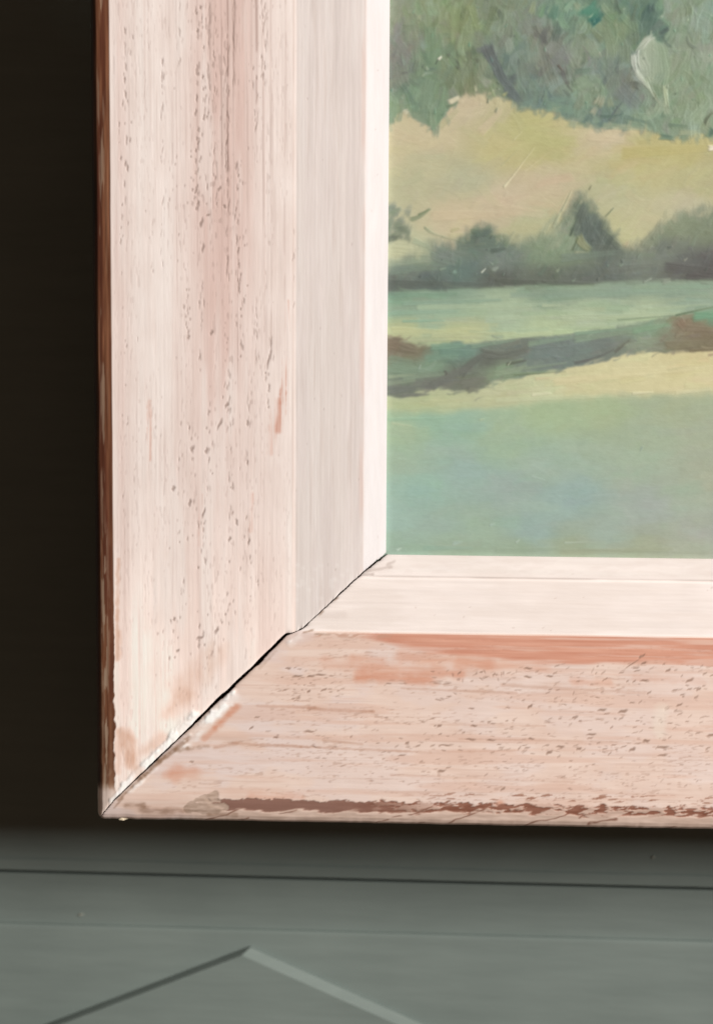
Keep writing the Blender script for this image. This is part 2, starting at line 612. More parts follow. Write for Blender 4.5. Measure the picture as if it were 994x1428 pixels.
    column(207, 0, 90, 5, 4, 14, 2.6, .5, 2)
    column(213, 280, 380, 8, 3, 8, 2.6, .5, 4)
    column(250, 0, 90, 7, 4, 14, 3, .6, 2)
    column(275, 0, 300, 30, 3, 13, 4.2, .95, 2.2)
    column(272, 180, 300, 14, 3, 8, 4.5, .9, 5)
    column(285, 20, 300, 22, 3, 12, 3.6, .8, 2.5)
    column(291, 10, 160, 18, 6, 24, 2.6, .8, 1.0)
    column(300, 20, 320, 22, 3, 12, 3.0, .7, 2.5)
    column(317, 50, 400, 34, 4, 18, 2.8, .85, 1.8)
    column(326, 0, 120, 12, 8, 30, 2.4, .8, .7)
    column(331, 230, 400, 22, 3, 12, 3.4, .9, 2.2)
    column(340, 200, 420, 9, 3, 8, 3, .7, 3)
    column(366, 0, 130, 24, 4, 16, 2.8, .8, 1.8)
    column(356, 80, 180, 10, 4, 22, 2.4, .7, 2)
    column(372, 10, 60, 6, 3, 8, 3, .5, 3)
    column(250, 120, 400, 14, 3, 7, 3, .5, 6)
    column(410, 300, 440, 8, 3, 10, 2.2, .55, 1)
    column(280, 390, 520, 16, 4, 14, 2.6, .75, 2)
    column(262, 400, 500, 12, 3, 9, 3.4, .7, 3)
    column(335, 380, 520, 18, 4, 16, 2.8, .9, 2.5)
    column(315, 430, 560, 12, 3, 10, 3, .7, 3)
    column(356, 430, 520, 9, 4, 14, 2.6, .6, 2)
    column(378, 470, 510, 7, 10, 24, 2.4, .9, 2)
    column(372, 520, 570, 12, 3, 12, 3.2, .9, 2.5)
    column(348, 530, 640, 14, 4, 16, 2.6, .6, 3)
    column(322, 560, 760, 30, 3, 12, 3.0, .75, 2.4)
    column(290, 560, 700, 18, 3, 10, 3.4, .8, 3)
    column(266, 580, 700, 14, 3, 8, 3.6, .85, 3)
    column(252, 540, 700, 10, 3, 9, 3, .6, 3)
    column(175, 420, 780, 14, 3, 8, 2.6, .55, 4)
    column(188, 440, 760, 9, 3, 14, 2.2, .5, 3)
    column(345, 690, 800, 12, 3, 10, 3, .7, 4)
    column(280, 700, 800, 18, 3, 11, 3.4, .8, 4)
    column(255, 720, 900, 20, 3, 8, 3, .7, 8)
    column(318, 760, 860, 14, 3, 8, 3.4, .75, 5)
    column(240, 860, 920, 12, 3, 7, 3.6, .8, 8)
    column(282, 870, 905, 9, 4, 9, 4.6, .8, 5)
    column(300, 840, 930, 14, 3, 6, 3, .7, 12)
    column(350, 800, 850, 8, 3, 6, 3, .6, 10)
    column(270, 900, 990, 14, 3, 6, 3, .45, 22)
    column(220, 500, 990, 22, 3, 6, 2.4, .4, 25)
    column(300, 0, 960, 70, 2, 6, 2.2, .4, 55)
    column(450, 60, 820, 16, 2, 5, 2.4, .35, 24)
    column(523, 60, 760, 5, 2, 5, 2.4, .4, 6)
    # bolder single pits measured one by one
    for (x, y, L, w, a) in [(283, 346, 13, 5, 80), (290, 300, 6, 4, 20), (281, 310, 14, 6, 75), (306, 263, 8, 5, 60), (313, 288, 6, 5, 120),
                            (295, 464, 8, 6, 70), (316, 565, 10, 6, 60), (306, 592, 18, 5, 65), (263, 470, 7, 5, 90), (268, 626, 9, 6, 80),
                            (288, 628, 9, 6, 80), (242, 681, 8, 7, 80), (265, 701, 11, 6, 80), (284, 715, 16, 4, 72), (320, 752, 8, 5, 70),
                            (302, 879, 12, 6, 65), (279, 889, 12, 6, 20), (248, 907, 6, 5, 40), (375, 500, 30, 4, 78), (164, 400, 12, 4, 95),
                            (345, 590, 9, 4, 90), (347, 755, 10, 4, 80), (330, 728, 10, 5, 100), (345, 645, 8, 3, 90), (243, 863, 6, 5, 90)]:
        p = sk(x, y, .5)
        spots.append((p[0], p[1], L * .15, w * .105, math.radians(a), .95))
    pit = add_pits(pm, spots) * (k > 1.05)
    pit *= 0.75 + 0.5 * fbm(X / .5, Z / .5, 51, 2)
    pit = np.clip(pit, 0, 1)
    col = mixc(col, (142, 118, 106), pit * .62)
    rel += pit * 0.09 + fine * .02
    # ---- outer arris: paint rubbed off down to brown wood
    bnd = 3.05 + 0.10 * (fbm(X * 0, Z / 7.0, 61, 3) - .5) + 0.55 * sstep(55, 20, Z) * (fbm(X * 0, Z / 1.7, 62, 4) - .5) * 2
    nse = fbm(X / .35, Z / 9.0, 63, 4)
    wood = np.array([124, 78, 53.]) + ((fbm(X / .5, Z / 14.0, 64, 4) - .5) * 120)[..., None] * np.array([1, .8, .62])
    wood = mixc(wood, (98, 52, 36), sstep(.5, .68, fbm(X / 1.2, Z / 22.0, 69, 3)) * .7)
    # streaks of cream paint left on it
    lef = sstep(.54, .66, fbm(X / .45, Z / 12.0, 65, 4)) * np.exp(-((X - 1.1) / .9) ** 2) * .8
    lef = np.maximum(lef, sstep(.5, .6, fbm(X / .5, Z / 5.0, 66, 4)) * np.exp(-((X - 1.0) / 1.0) ** 2) * sstep(72, 50, Z))
    lef = np.maximum(lef, sstep(16, 4, Z) * (.35 + .5 * sstep(.4, .6, fbm(X / .6, Z / 1.6, 67, 4))))
    wood = mixc(wood, (196, 172, 146), np.clip(lef * .8 * sstep(-.2, .7, X), 0, 1))
    wood = wood * (.55 + .45 * sstep(-.6, .5, X))[..., None]  # wood darkened outward: shade of the rounded edge painted in
    wm = 1 - sstep(bnd - .12, bnd + .10, X)
    wm *= 1 - sstep(7.5, 4.5, Z - 0.9 * fbm(X / .7, Z / .7, 68, 3)) * .85
    col = mixc(col, wood, np.clip(wm, 0, 1)) if False else col * (1 - wm[..., None]) + wood * wm[..., None]
    rel += wm * 0.07
    rel += (nse - .5) * .05 * wm
    rel += st3 * 0.02 + st * 0.03
    pm.col, pm.rel = albedo(col), rel
    return pm


def make_bottom_map():
    pm = PaintMap(-1.8, 152.0, -2.2, 59.0)
    X, Z = pm.X, pm.Z
    k = sta(Z, BV)
    st = fbm(X / 22.0, Z / 1.5, 101, 3) - .5
    st2 = fbm(X / 60.0, Z / 2.6, 102, 3) - .5
    st3 = vnoise(X / 10.0, Z / .3, 103) - .5
    nearc = sstep(62, 30, X - (Z - 20) * .5)
    col = np.zeros_like(pm.col) + np.array([235, 207, 189.])
    col += (st * 8 + st2 * 11 + st3 * 1.5 + (fbm(X / 6.0, Z / 3.5, 146, 4) - .5) * 18)[..., None] * np.array([.7, 1, 1.1])
    blo = sstep(.42, .62, fbm(X / 9.0, Z / 4.0, 104, 4))
    col = mixc(col, (232, 212, 203), blo * (.35 + .35 * nearc))
    pk = sstep(.48, .68, fbm(X / 22.0, Z / 1.5, 105, 4))
    col = mixc(col, (222, 182, 160), pk * .5 * sstep(2, 20, X - Z + 8))
    # tan streak lines along the grain
    hl = sstep(.66, .8, vnoise(X / 16.0, Z / .32, 106)) * sstep(.4, .6, fbm(X / 14, Z / 3, 107, 3)) * (Z > 5) * (Z < 39.5)
    col = mixc(col, (198, 160, 140), hl * .22)
    for (x1, y1, x2, y2, w, a) in [(325, 1036, 420, 1041, 2.4, .55), (420, 1041, 600, 1049, 2.0, .4), (600, 1049, 720, 1046, 1.8, .25),
                                   (360, 984, 440, 986, 2.2, .35), (430, 988, 520, 992, 2.6, .5), (300, 1042, 330, 1036, 3.0, .5),
                                   (450, 1032, 505, 1037, 1.8, .4), (545, 1080, 800, 1090, 2, .22), (560, 960, 720, 966, 2, .35),
                                   (700, 955, 900, 966, 3, .3), (600, 1010, 760, 1012, 1.6, .25), (640, 1030, 860, 1034, 1.6, .3)]:
        p, q = sk(x1, y1, .5), sk(x2, y2, .5)
        mm = pm.capsule(*p, *q, w * .12, w * .11) * (.4 + .9 * fbm(X / 6, Z / .5, 108, 3))
        col = mixc(col, (178, 128, 102), np.clip(mm * a, 0, 1))
    wob = Z - .12 * X + .3 * (fbm(X / 9, Z / 6, 147, 2) - .5)
    fine = sstep(.70, .86, vnoise(X / 1.1, wob / .24, 148)) * sstep(.36, .6, fbm(X / 14, Z / 1.8, 149, 3)) * (Z > 5) * (Z < 39.8) * sstep(0, 14, X - Z)
    col = mixc(col, (182, 146, 126), fine * .38)
    # rosy rubbed patches
    for (x1, y1, x2, y2, w, a) in [(500, 942, 600, 948, 8, .7), (510, 934, 640, 938, 9, .55), (560, 915, 680, 925, 10, .5), (640, 925, 760, 930, 9, .35),
                                   (495, 918, 530, 925, 9, .4), (800, 950, 850, 952, 6, .35), (270, 1075, 245, 1080, 11, .5), (250, 1070, 232, 1078, 7, .35),
                                   (330, 985, 300, 1015, 5, .75), (300, 1015, 285, 1030, 4, .5), (350, 1110, 420, 1112, 6, .35), (455, 925, 500, 930, 10, .25),
                                   (697, 1120, 702, 1124, 6, .9), (885, 945, 980, 950, 5, .2)]:
        p, q = sk(x1, y1, .5), sk(x2, y2, .5)
        mm = pm.capsule(*p, *q, w * .13, w * .11) * (.35 + 1.0 * fbm(X / 5, Z / .7, 109, 4))
        col = mixc(col, (214, 148, 118), np.clip(mm * a, 0, 1))
    # the bare terracotta band under the step
    lo = np.interp(X, [57, 62, 70, 80, 92, 104, 118, 132, 152], [39.6, 38.6, 37.3, 36.2, 35.4, 35.2, 35.6, 35.0, 35.4])
    lo = lo + 0.5 * (fbm(X / 6.0, X * 0, 110, 4) - .5)
    bd = sstep(lo - .8, lo + .5, Z + 1.2 * (fbm(X / 9.0, Z / .7, 145, 3) - .5)) * (Z < 40.68) * sstep(54, 63, X + (Z - 38) * 1.2)
    bd *= .55 + .45 * sstep(.25, .5, fbm(X / 12.0, Z / .6, 111, 4))
    bc = np.array([214, 152, 126.]) + ((fbm(X / 14, Z / .5, 112, 4) - .5) * 46)[..., None] * np.array([.7, 1, 1])
    col = col * (1 - bd[..., None]) + bc * bd[..., None]
    # fine broken edge left of the band
    eg = np.exp(-((Z - 40.2) / .5) ** 2) * sstep(43, 47, X) * sstep(66, 58, X) * sstep(.45, .6, fbm(X / 1.2, Z / .4, 113, 3))
    col = mixc(col, (196, 150, 126), eg * .7)
    # inner flat and lip: creamier
    fl = k > 2.03
    flc = np.array([250, 234, 222.]) + ((fbm(X / 30.0, Z / .8, 114, 4) - .5) * 14 + (fbm(X / 8, Z / 5, 115, 3) - .5) * 10)[..., None]
    flc = mixc(flc, (244, 227, 214), sstep(.45, .65, fbm(X / 14.0, Z / 3.0, 119, 3)) * .6)
    col = np.where(fl[..., None], flc, col)
    lipl = np.exp(-((Z - 52.75) / .17) ** 2) * (.2 + .3 * sstep(.35, .6, fbm(X / 12, Z * 0, 116, 3))) * sstep(55, 62, X)
    col = mixc(col, (176, 158, 146), lipl)  # grey shadow line at the lip, painted into the colour
    col = col * (1 - .05 * sstep(52.9, 53.2, Z))[..., None]
    lp = sstep(53.2, 53.6, Z) * sstep(.5, .62, fbm(X / 3.0, Z / .6, 117, 3)) * .12
    col = mixc(col, (214, 192, 180), lp)
    for (x1, y1, x2, y2, w, a) in [(512, 796, 545, 791, 2, .3), (507, 800, 520, 800, 1.8, .4), (540, 788, 550, 784, 1.8, .3), (450, 858, 480, 856, 6, .08)]:
        p, q = sk(x1, y1, 2.), sk(x2, y2, 2.)
        col = mixc(col, (150, 130, 118), pm.capsule(*p, *q, w * .13, w * .11) * a)
    rel = np.zeros_like(X)
    # white filler wedge against the mitre, its highlight painted into the white
    fil = np.zeros_like(X)
    for (x1, y1, x2, y2, w, a) in [(324, 972, 302, 993, 8, 1), (302, 993, 284, 1011, 6.5, 1), (326, 966, 322, 982, 4, .9), (417, 889, 404, 897, 4.5, .7),
                                   (284, 1013, 258, 1038, 7, .6), (216, 1072, 180, 1104, 3.5, .6), (262, 1038, 246, 1046, 5, .4)]:
        p, q = sk(x1, y1, .5), sk(x2, y2, .5)
        mm = np.clip(pm.capsule(*p, *q, w * .14, w * .10) * a * (.8 + .35 * fbm(X / .7, Z / .7, 118, 3)), 0, 1)
        fil = np.maximum(fil, mm)
    fil = fil * (.4 + .6 * sstep(.35, .55, fbm(X / 2.4, Z / 2.4, 45, 3)))
    col = mixc(col, (255, 250, 242), fil)
    dm = np.clip((X - np.interp(Z, MITZ, MITX)) * .7, 0, 3)
    rel -= fil * .42 * np.clip(1.15 - dm / 2.4, .1, 1)
    # dirt beside the crack
    for (x1, y1, x2, y2, w, a) in [(264, 1028, 244, 1045, 3, .7), (248, 1041, 222, 1062, 3.5, .85), (222, 1062, 198, 1084, 3.5, .85), (198, 1084, 165, 1116, 1.8, .6),
                                   (362, 932, 385, 908, 2.0, .3), (245, 1046, 262, 1043, 3.2, .6), (262, 1044, 290, 1040, 3, .4), (424, 882, 436, 879, 1.6, .6),
                                   (440, 884, 460, 885, 1.6, .5), (470, 834, 466, 837, 1.8, .6), (444, 858, 449, 853, 2.0, .5)]:
        p, q = sk(x1, y1, .5), sk(x2, y2, .5)
        mm = np.clip(pm.capsule(*p, *q, w * .13, w * .12) * (.15 + 1.3 * fbm(X / .6, Z / .6, 120, 3)), 0, 1)
        col = mixc(col, (150, 116, 92), mm * a)
    # pores
    spots = []

    def field(x0, x1, y0, y1, n, lmin, lmax, w, s, tilt=20, tj=14):
        for _ in range(int(n * .8)):
            x, y = random.uniform(x0, x1), random.uniform(y0, y1)
            p = sk(x, y, .5)
            spots.append((p[0], p[1], random.uniform(lmin, lmax) * .14, w * random.uniform(.5, 1.0) * .13,
                          math.radians(random.gauss(tilt, tj)), s * random.uniform(.4, 1.05)))

    field(385, 480, 928, 978, 46, 3, 8, 2.6, .8, 12, 12)
    field(590, 720, 935, 950, 34, 4, 10, 2.8, .9, 30, 35)
    field(540, 630, 948, 954, 14, 4, 14, 2.4, .8, 3, 6)
    field(590, 665, 964, 978, 9, 4, 9, 3.0, .8, 0, 25)
    field(700, 800, 925, 990, 26, 4, 10, 2.8, .75, 20, 18)
    field(770, 994, 925, 960, 40, 4, 11, 3.0, .85, 28, 18)
    field(770, 994, 960, 1010, 56, 4, 11, 3.0, .75, 22, 16)
    field(700, 994, 1000, 1050, 80, 4, 11, 3.0, .7, 18, 16)
    field(540, 720, 1000, 1050, 62, 4, 10, 3.0, .75, 14, 14)
    field(540, 994, 1040, 1075, 66, 4, 10, 2.8, .65, 14, 14)
    field(560, 994, 1075, 1110, 44, 3, 9, 2.6, .55, 24, 14)
    field(360, 540, 1000, 1050, 34, 3, 9, 2.8, .7, 12, 16)
    field(330, 540, 1050, 1080, 26, 3, 10, 2.4, .65, 10, 12)
    field(480, 560, 955, 1000, 10, 3, 7, 2.4, .5, 8, 12)
    field(300, 540, 1075, 1105, 8, 3, 6, 2.8, .5, 20, 14)
    field(350, 994, 925, 1105, 130, 2, 6, 2.2, .4, 16, 20)
    field(994, 1150, 925, 1105, 70, 3, 10, 2.8, .7, 18, 16)
    field(560, 994, 790, 880, 16, 2, 5, 2.4, .3, 20, 20)
    for (x, y, L, w, a) in [(414, 943, 15, 4, 8), (433, 943, 13, 4, 10), (446, 941, 16, 4, 2), (401, 932, 8, 4, 0), (451, 962, 10, 3.5, 25), (430, 964, 6, 4, 40),
                            (431, 1020, 16, 4, 0), (438, 1041, 10, 3, -20), (384, 1028, 7, 4, 10), (267, 1062, 6, 4, 0), (350, 1015, 8, 3, 40), (358, 1000, 8, 3, 10),
                            (894, 915, 11, 4.5, 35), (880, 926, 26, 2, 35), (896, 925, 8, 4, 25), (897, 949, 12, 4, 5), (960, 949, 13, 5, 28), (930, 935, 9, 4, 30),
                            (838, 990, 13, 5, 8), (867, 992, 14, 6, 15), (900, 1033, 10, 6, 5), (880, 1045, 11, 6, 30), (823, 1024, 14, 4, 5), (973, 961, 8, 4, 30),
                            (946, 983, 10, 4, 25), (735, 932, 12, 4, -3), (735, 944, 11, 4, -8), (656, 988, 9, 3, 0), (612, 1012, 7, 5, 20), (660, 1012, 9, 4, -5),
                            (567, 1036, 6, 5, 30), (655, 1031, 15, 4, -5), (684, 1032, 13, 4, 0), (620, 1039, 18, 3, -3), (765, 943, 10, 4, 0), (738, 985, 9, 5, 40),
                            (922, 1042, 18, 5, 4), (922, 1053, 14, 4, 6), (780, 1041, 12, 5, 0), (765, 1049, 11, 6, 30), (740, 1030, 9, 4, -5), (990, 1025, 12, 5, 20),
                            (806, 1044, 8, 5, 20), (615, 1075, 12, 5, 10), (700, 1100, 9, 4, 40), (560, 1053, 12, 3, 10), (800, 1000, 9, 3.5, 30)]:
        p = sk(x, y, .5)
        spots.append((p[0], p[1], L * .15, w * .105, math.radians(a), .95))
    pit = add_pits(pm, spots) * (k > 1.02)
    pit = np.clip(pit * (.75 + .5 * fbm(X / .5, Z / .5, 121, 2)), 0, 1)
    col = mixc(col, (140, 108, 90), pit * .70)
    rel += pit * .09 + fine * .02
    # small smear of white on the right
    p, q = sk(922, 990, .5), sk(918, 1018, .5)
    col = mixc(col, (238, 220, 200), pm.capsule(*p, *q, 1.3, .9) * .5)
    # ---- outer arris: slanting chips down to brown
    sl = Z - 0.35 * X                                    # chips rake along the grain at a slant
    c1 = fbm(X / 5.5 - Z / 2.4, sl / 3.0, 131, 4)
    edge_hi = 4.5 + 1.1 * (fbm(X / 2.4, Z / 1.2, 132, 4) - .5) + 1.2 * (fbm(X / .9 - Z / .8, Z / .5, 133, 3) - .5)
    edge_lo = 2.2 + 2.2 * (fbm(X / 3.0 - Z / 1.5, Z / 1.6, 134, 4) - .5)
    br = sstep(edge_lo - .2, edge_lo + .25, Z) * sstep(edge_hi + .15, edge_hi - .15, Z)
    br *= sstep(24.5, 26.0, X + .6 * Z)
    rake = sstep(.47, .56, fbm(X / 2.0 - Z / .9, Z / .7 + X / 9, 135, 4)) * sstep(50, 75, X)
    br *= 1 - .85 * rake
    chipc = np.array([146, 96, 76.]) + ((fbm(X / 4, Z / .5, 136, 4) - .5) * 60)[..., None]
    chipc = mixc(chipc, (146, 110, 96), sstep(75, 45, X) * .8)
    under = np.array([222, 192, 172.]) + ((fbm(X / 3, Z / .6, 137, 4) - .5) * 50)[..., None]
    be = sstep(4.4, 3.4, Z) * sstep(16, 22, X)
    col = col * (1 - be[..., None]) + under * be[..., None]
    ln = np.exp(-(np.abs(np.mod(X * .42 - Z * 1.0 + 3 * fbm(X / 6, Z / 3, 138, 3), 2.6) - 1.3) / .16) ** 2) * sstep(.5, .6, fbm(X / 4, Z / 2, 139, 3))
    col = mixc(col, (138, 96, 78), np.clip(ln * be * 1.0, 0, .85))
    col = col * (1 - br[..., None]) + chipc * br[..., None]
    up = sstep(5.0, 5.5, Z) * sstep(7.2, 6.4, Z) * sstep(.62, .68, fbm(X / 2.0 - Z / 1.0, Z / .6, 140, 3)) * sstep(60, 80, X)
    col = mixc(col, (150, 100, 78), up * .75)
    rel += br * .16
    # grey scuffed patch near the corner
    gp = np.zeros_like(X)
    for (x1, y1, x2, y2, w) in [(266, 1124, 312, 1126, 8), (278, 1115, 300, 1110, 7), (298, 1108, 303, 1118, 5), (262, 1128, 300, 1132, 6)]:
        p, q = sk(x1, y1, .8), sk(x2, y2, .8)
        gp = np.maximum(gp, pm.capsule(*p, *q, w * .15, .25 + .0 * w))
    gp = sstep(.3, .5, gp * (.05 + 1.4 * fbm(X / 2.2, Z / .7, 141, 5)))
    gc = np.array([190, 162, 142.]) + ((fbm(X / 1.8, Z / .5, 142, 4) - .5) * 60)[..., None]
    col = col * (1 - gp[..., None]) + gc * gp[..., None]
    rel += gp * .05
    for (x1, y1, x2, y2, w, a) in [(176, 1122, 200, 1122, 4, .5), (198, 1128, 240, 1132, 5, .55), (235, 1128, 262, 1130, 4, .4), (160, 1126, 172, 1112, 1.6, .7),
                                   (290, 1136, 330, 1137, 3, .6)]:
        p, q = sk(x1, y1, .8), sk(x2, y2, .8)
        mm = np.clip(pm.capsule(*p, *q, w * .13, w * .12) * (.1 + 1.3 * fbm(X / 1.4, Z / .5, 143, 3)), 0, 1)
        col = mixc(col, (140, 106, 84), mm * a)
    rel += st3 * .02 + st * .03
    pm.col, pm.rel = albedo(col), rel
    return pm


def round_corner(X, Z, rad=1.7):
    """pull the outer bottom-left corner of the frame onto a small radius"""
    cx, cz = LV[0] + rad, BV[0] + rad
    dx, dz = np.minimum(X - cx, 0), np.minimum(Z - cz, 0)
    m_ = np.maximum(np.maximum(-dx, -dz), 1e-9)
    f = np.where((dx < 0) & (dz < 0), m_ / np.hypot(dx, dz), 1.0)
    return np.where(dx < 0, cx + dx * f, X), np.where(dz < 0, cz + dz * f, Z)


WOOD_DARK = np.array([0.11, 0.066, 0.04])
STEP = 0.155


def dense_axis(a0, a1, extra=()):
    n = int((a1 - a0) / STEP)
    v = np.unique(np.concatenate([np.linspace(a0, a1, n), np.asarray(extra, float)]))
    keep = [0]
    for i in range(1, len(v)):
        if v[i] - v[keep[-1]] > 0.02:
            keep.append(i)
    return v[keep]


def build_upright():
    pm = make_left_map()
    v = dense_axis(-1.15, 60.1, [40.6, 40.65, 40.72, 40.8, 40.95, -1.12, -1.06, -1.0])
    k = sta(v, LV)
    zm = np.interp(v, MITX, MITZ) + gap(k, 3)
    s = np.concatenate([np.linspace(0, 1, int(182 / STEP))])
    Z = zm[None, :] + s[:, None] * (182 - zm[None, :])
    ztop = FH - np.interp(k, np.arange(5.0), BV)
    Zc = 182 + np.linspace(0, 1, 24)[1:, None] * (ztop - 182)[None, :]
    Z = np.vstack([Z, Zc])
    X = np.repeat(v[None, :], len(Z), 0)
    col = pm.sample(pm.col, X, Z)
    rel = pm.sample(pm.rel, X, Z)
    rel[len(s):] = 0
    dist = (Z - zm[None, :]) * .7
    Y = profile(k, .3)[None, :] + rel + 0.32 * np.exp(-dist / .28) * np.clip(gap(k, 3)[None, :] * 4, .3, 1)
    # slight waviness of a hand-finished face
    Y = Y + 0.10 * (fbm(X / 12, Z / 40, 71, 2) - .5)
    X = X + (0.10 * (fbm(Z / 9.0, X * 0, 72, 3) - .5) + .22 * sstep(40, 10, Z) * (fbm(Z / 2.0, X * 0, 73, 3) - .5)) * sstep(2.5, 0.3, X)
    X, Z = round_corner(X, Z)
    P = np.stack([X, Y, Z], -1)
    # outer side to the back, inner return under the lip
    side_o = np.stack([X[:, :1], np.full_like(X[:, :1], DEPTH), Z[:, :1]], -1)
    side_m = np.stack([X[:, :1] - .02, np.full_like(X[:, :1], 9.0), Z[:, :1]], -1)
    ret = np.stack([X[:, -1:] - .6, np.full_like(X[:, :1], 6.4), Z[:, -1:]], -1)
    ret2 = np.stack([X[:, -1:] - .6, np.full_like(X[:, :1], DEPTH), Z[:, -1:]], -1)
    P = np.concatenate([side_o, side_m, P, ret, ret2], 1)
    wd = np.broadcast_to(np.array([.16, .09, .055]), (len(P), 1, 3))
    C = np.concatenate([wd, wd, col, col[:, -1:] * .8, wd], 1)
    # end grain of the mitre, going back from the crack
    e0 = P[0].copy()
    e1 = P[0].copy()
    e0[:, 1] = np.minimum(e0[:, 1] + .35, DEPTH)
    e1[:, 1] = np.maximum(DEPTH, e1[:, 1])
    dk = np.broadcast_to(WOOD_DARK, e0.shape)
    P = np.concatenate([e1[None], e0[None], P], 0)
    C = np.concatenate([dk[None], dk[None], C], 0)
    me = grid_mesh('rail', P, C)
    return link('rail', me, MAT_LEFT, frame)


def build_bottom():
    pm = make_bottom_map()
    w = dense_axis(-1.15, 56.9, [40.7, 40.75, 40.82, 40.9, 41.05, -1.12, -1.06, -1.0])
    k = sta(w, BV)
    xm = np.interp(w, MITZ, MITX) + gap(k, 17)
    s = np.linspace(0, 1, int(141 / STEP))
    X = xm[None, :] + s[:, None] * (141 - xm[None, :])
    xe = FW - np.interp(k, np.arange(5.0), LV)
    Xc = 141 + np.linspace(0, 1, 20)[1:, None] * (xe - 141)[None, :]
    X = np.vstack([X, Xc])
    Z = np.repeat(w[None, :], len(X), 0)
    col = pm.sample(pm.col, X, Z)
    rel = pm.sample(pm.rel, X, Z)
    rel[len(s):] = 0
    dist = (X - xm[None, :]) * .7
    Y = profile(k)[None, :] + rel + 0.28 * np.exp(-dist / .25) * np.clip(gap(k, 17)[None, :] * 4, .3, 1)
    Y = Y + 0.22 * np.exp(-((Z - 52.7) / .28) ** 2) - .14 * np.exp(-((Z - 53.6) / .5) ** 2)
    Y = Y + 0.10 * (fbm(X / 40, Z / 12, 171, 2) - .5)
    Z = Z + (0.14 * (fbm(X / 9.0, Z * 0, 172, 3) - .5) + .2 * (fbm(X / 2.2, Z * 0, 173, 3) - .5)) * sstep(2.5, .3, Z)
    X, Z = round_corner(X, Z)
    P = np.stack([X, Y, Z], -1)
    so = np.stack([X[:, :1], np.full_like(X[:, :1], DEPTH), Z[:, :1]], -1)
    sm = np.stack([X[:, :1], np.full_like(X[:, :1], 9.0), Z[:, :1] - .02], -1)
    r1 = np.stack([X[:, -1:], np.full_like(X[:, :1], 6.4), Z[:, -1:] - .6], -1)
    r2 = np.stack([X[:, -1:], np.full_like(X[:, :1], DEPTH), Z[:, -1:] - .6], -1)
    P = np.concatenate([so, sm, P, r1, r2], 1)
    wd = np.broadcast_to(np.array([.16, .09, .055]), (len(P), 1, 3))
    C = np.concatenate([wd, wd, col, col[:, -1:] * .8, wd], 1)
    e0 = P[0].copy()
    e1 = P[0].copy()
    e0[:, 1] = np.minimum(e0[:, 1] + .35, DEPTH)
    e1[:, 1] = np.maximum(DEPTH, e1[:, 1])
    dk = np.broadcast_to(WOOD_DARK, e0.shape)
    P = np.concatenate([e1[None], e0[None], P], 0)
    C = np.concatenate([dk[None], dk[None], C], 0)
    me = grid_mesh('rail', P, C)
    o = link('rail', me, MAT_BOT, frame)
    flip(o)
    return o


rail_l = build_upright()
rail_b = build_bottom()


def plain_rail(horizontal):
    """the two rails beyond the picture's edge, same moulding"""
    V = BV if horizontal else LV
    k = np.unique(np.concatenate([np.linspace(0, 4, 60), [2.0, 2.012, 2.03, 2.06]]))
    w = np.interp(k, np.arange(5.0), V)
    oth = np.interp(k, np.arange(5.0), LV if horizontal else BV)
    ln = FW if horizontal else FH
    s = np.linspace(0, 1, 60)
    A = oth[None, :] + .1 + s[:, None] * (ln - 2 * oth[None, :] - .2)
    Bc = np.repeat(w[None, :], len(A), 0)
    Y = np.repeat(profile(k)[None, :], len(A), 0)
    n = (fbm(A / 30, Bc / 1.0, 201 if horizontal else 211, 4) - .5)
    col = np.array([236, 214, 199.]) + (n * 30)[..., None]
    wm = sstep(3.4, 2.8, Bc)
    col = col * (1 - wm[..., None]) + np.array([140, 88, 62.]) * wm[..., None]
    X, Z = (A, FH - Bc) if horizontal else (FW - Bc, A)
    P = np.stack([X, Y, Z], -1)
    so = P[:, :1].copy()
    so[..., 1] = DEPTH
    r1 = P[:, -1:].copy()
    r1[..., 1] = DEPTH
    P = np.concatenate([so, P, r1], 1)
    C = albedo(np.concatenate([col[:, :1], col, col[:, -1:]], 1))
    o = link('rail', grid_mesh('rail', P, C), MAT_BOT if horizontal else MAT_LEFT, frame)
    if not horizontal:
        flip(o)
        o.data.flip_normals()
    return o


plain_rail(True)
plain_rail(False)
# cleat behind the frame that it hangs from, out of the lens's sight
bevel_box('hanging_batten', 40, FW - 40, DEPTH - 1, WALLY, FH - 70, FH - 40, 1.0, MAT_WOOD, frame)
bevel_box('spacer', 70, FW - 70, DEPTH - 1, WALLY, 60, 80, 1.0, MAT_WOOD, frame)

# flake of paint hanging from the bottom edge
bm = bmesh.new()
fx, fz = sk(174, 1141, 2.5)
pts = [(-1.2, -.25), (-.6, .35), (.5, .45), (1.3, .5), (.7, -.15), (-.2, -.5)]
top = [bm.verts.new(((fx + a) * MM, (2.2 + .25 * math.sin(a * 2)) * MM, (fz + b * .8) * MM)) for a, b in pts]
bot = [bm.verts.new((v.co.x, v.co.y + .18 * MM, v.co.z)) for v in top]
bm.faces.new(top)
bm.faces.new(bot[::-1])
for i in range(6):
    j = (i + 1) % 6
    bm.faces.new((top[j], top[i], bot[i], bot[j]))
bmesh.ops.recalc_face_normals(bm, faces=bm.faces[:])
me = bpy.data.meshes.new('paint_flake')
bm.to_mesh(me)
bm.free()
MAT_FLAKE = bpy.data.materials.new('cream_flake')
MAT_FLAKE.use_nodes = True
MAT_FLAKE.node_tree.nodes['Principled BSDF'].inputs['Base Color'].default_value = (.62, .55, .42, 1)
MAT_FLAKE.node_tree.nodes['Principled BSDF'].inputs['Roughness'].default_value = .7
link('paint_flake', me, MAT_FLAKE, frame)

# ------------------------------------------------------------------ the painting
PY = 5.3


def P2(px, py):
    return sk(px, py, PY)


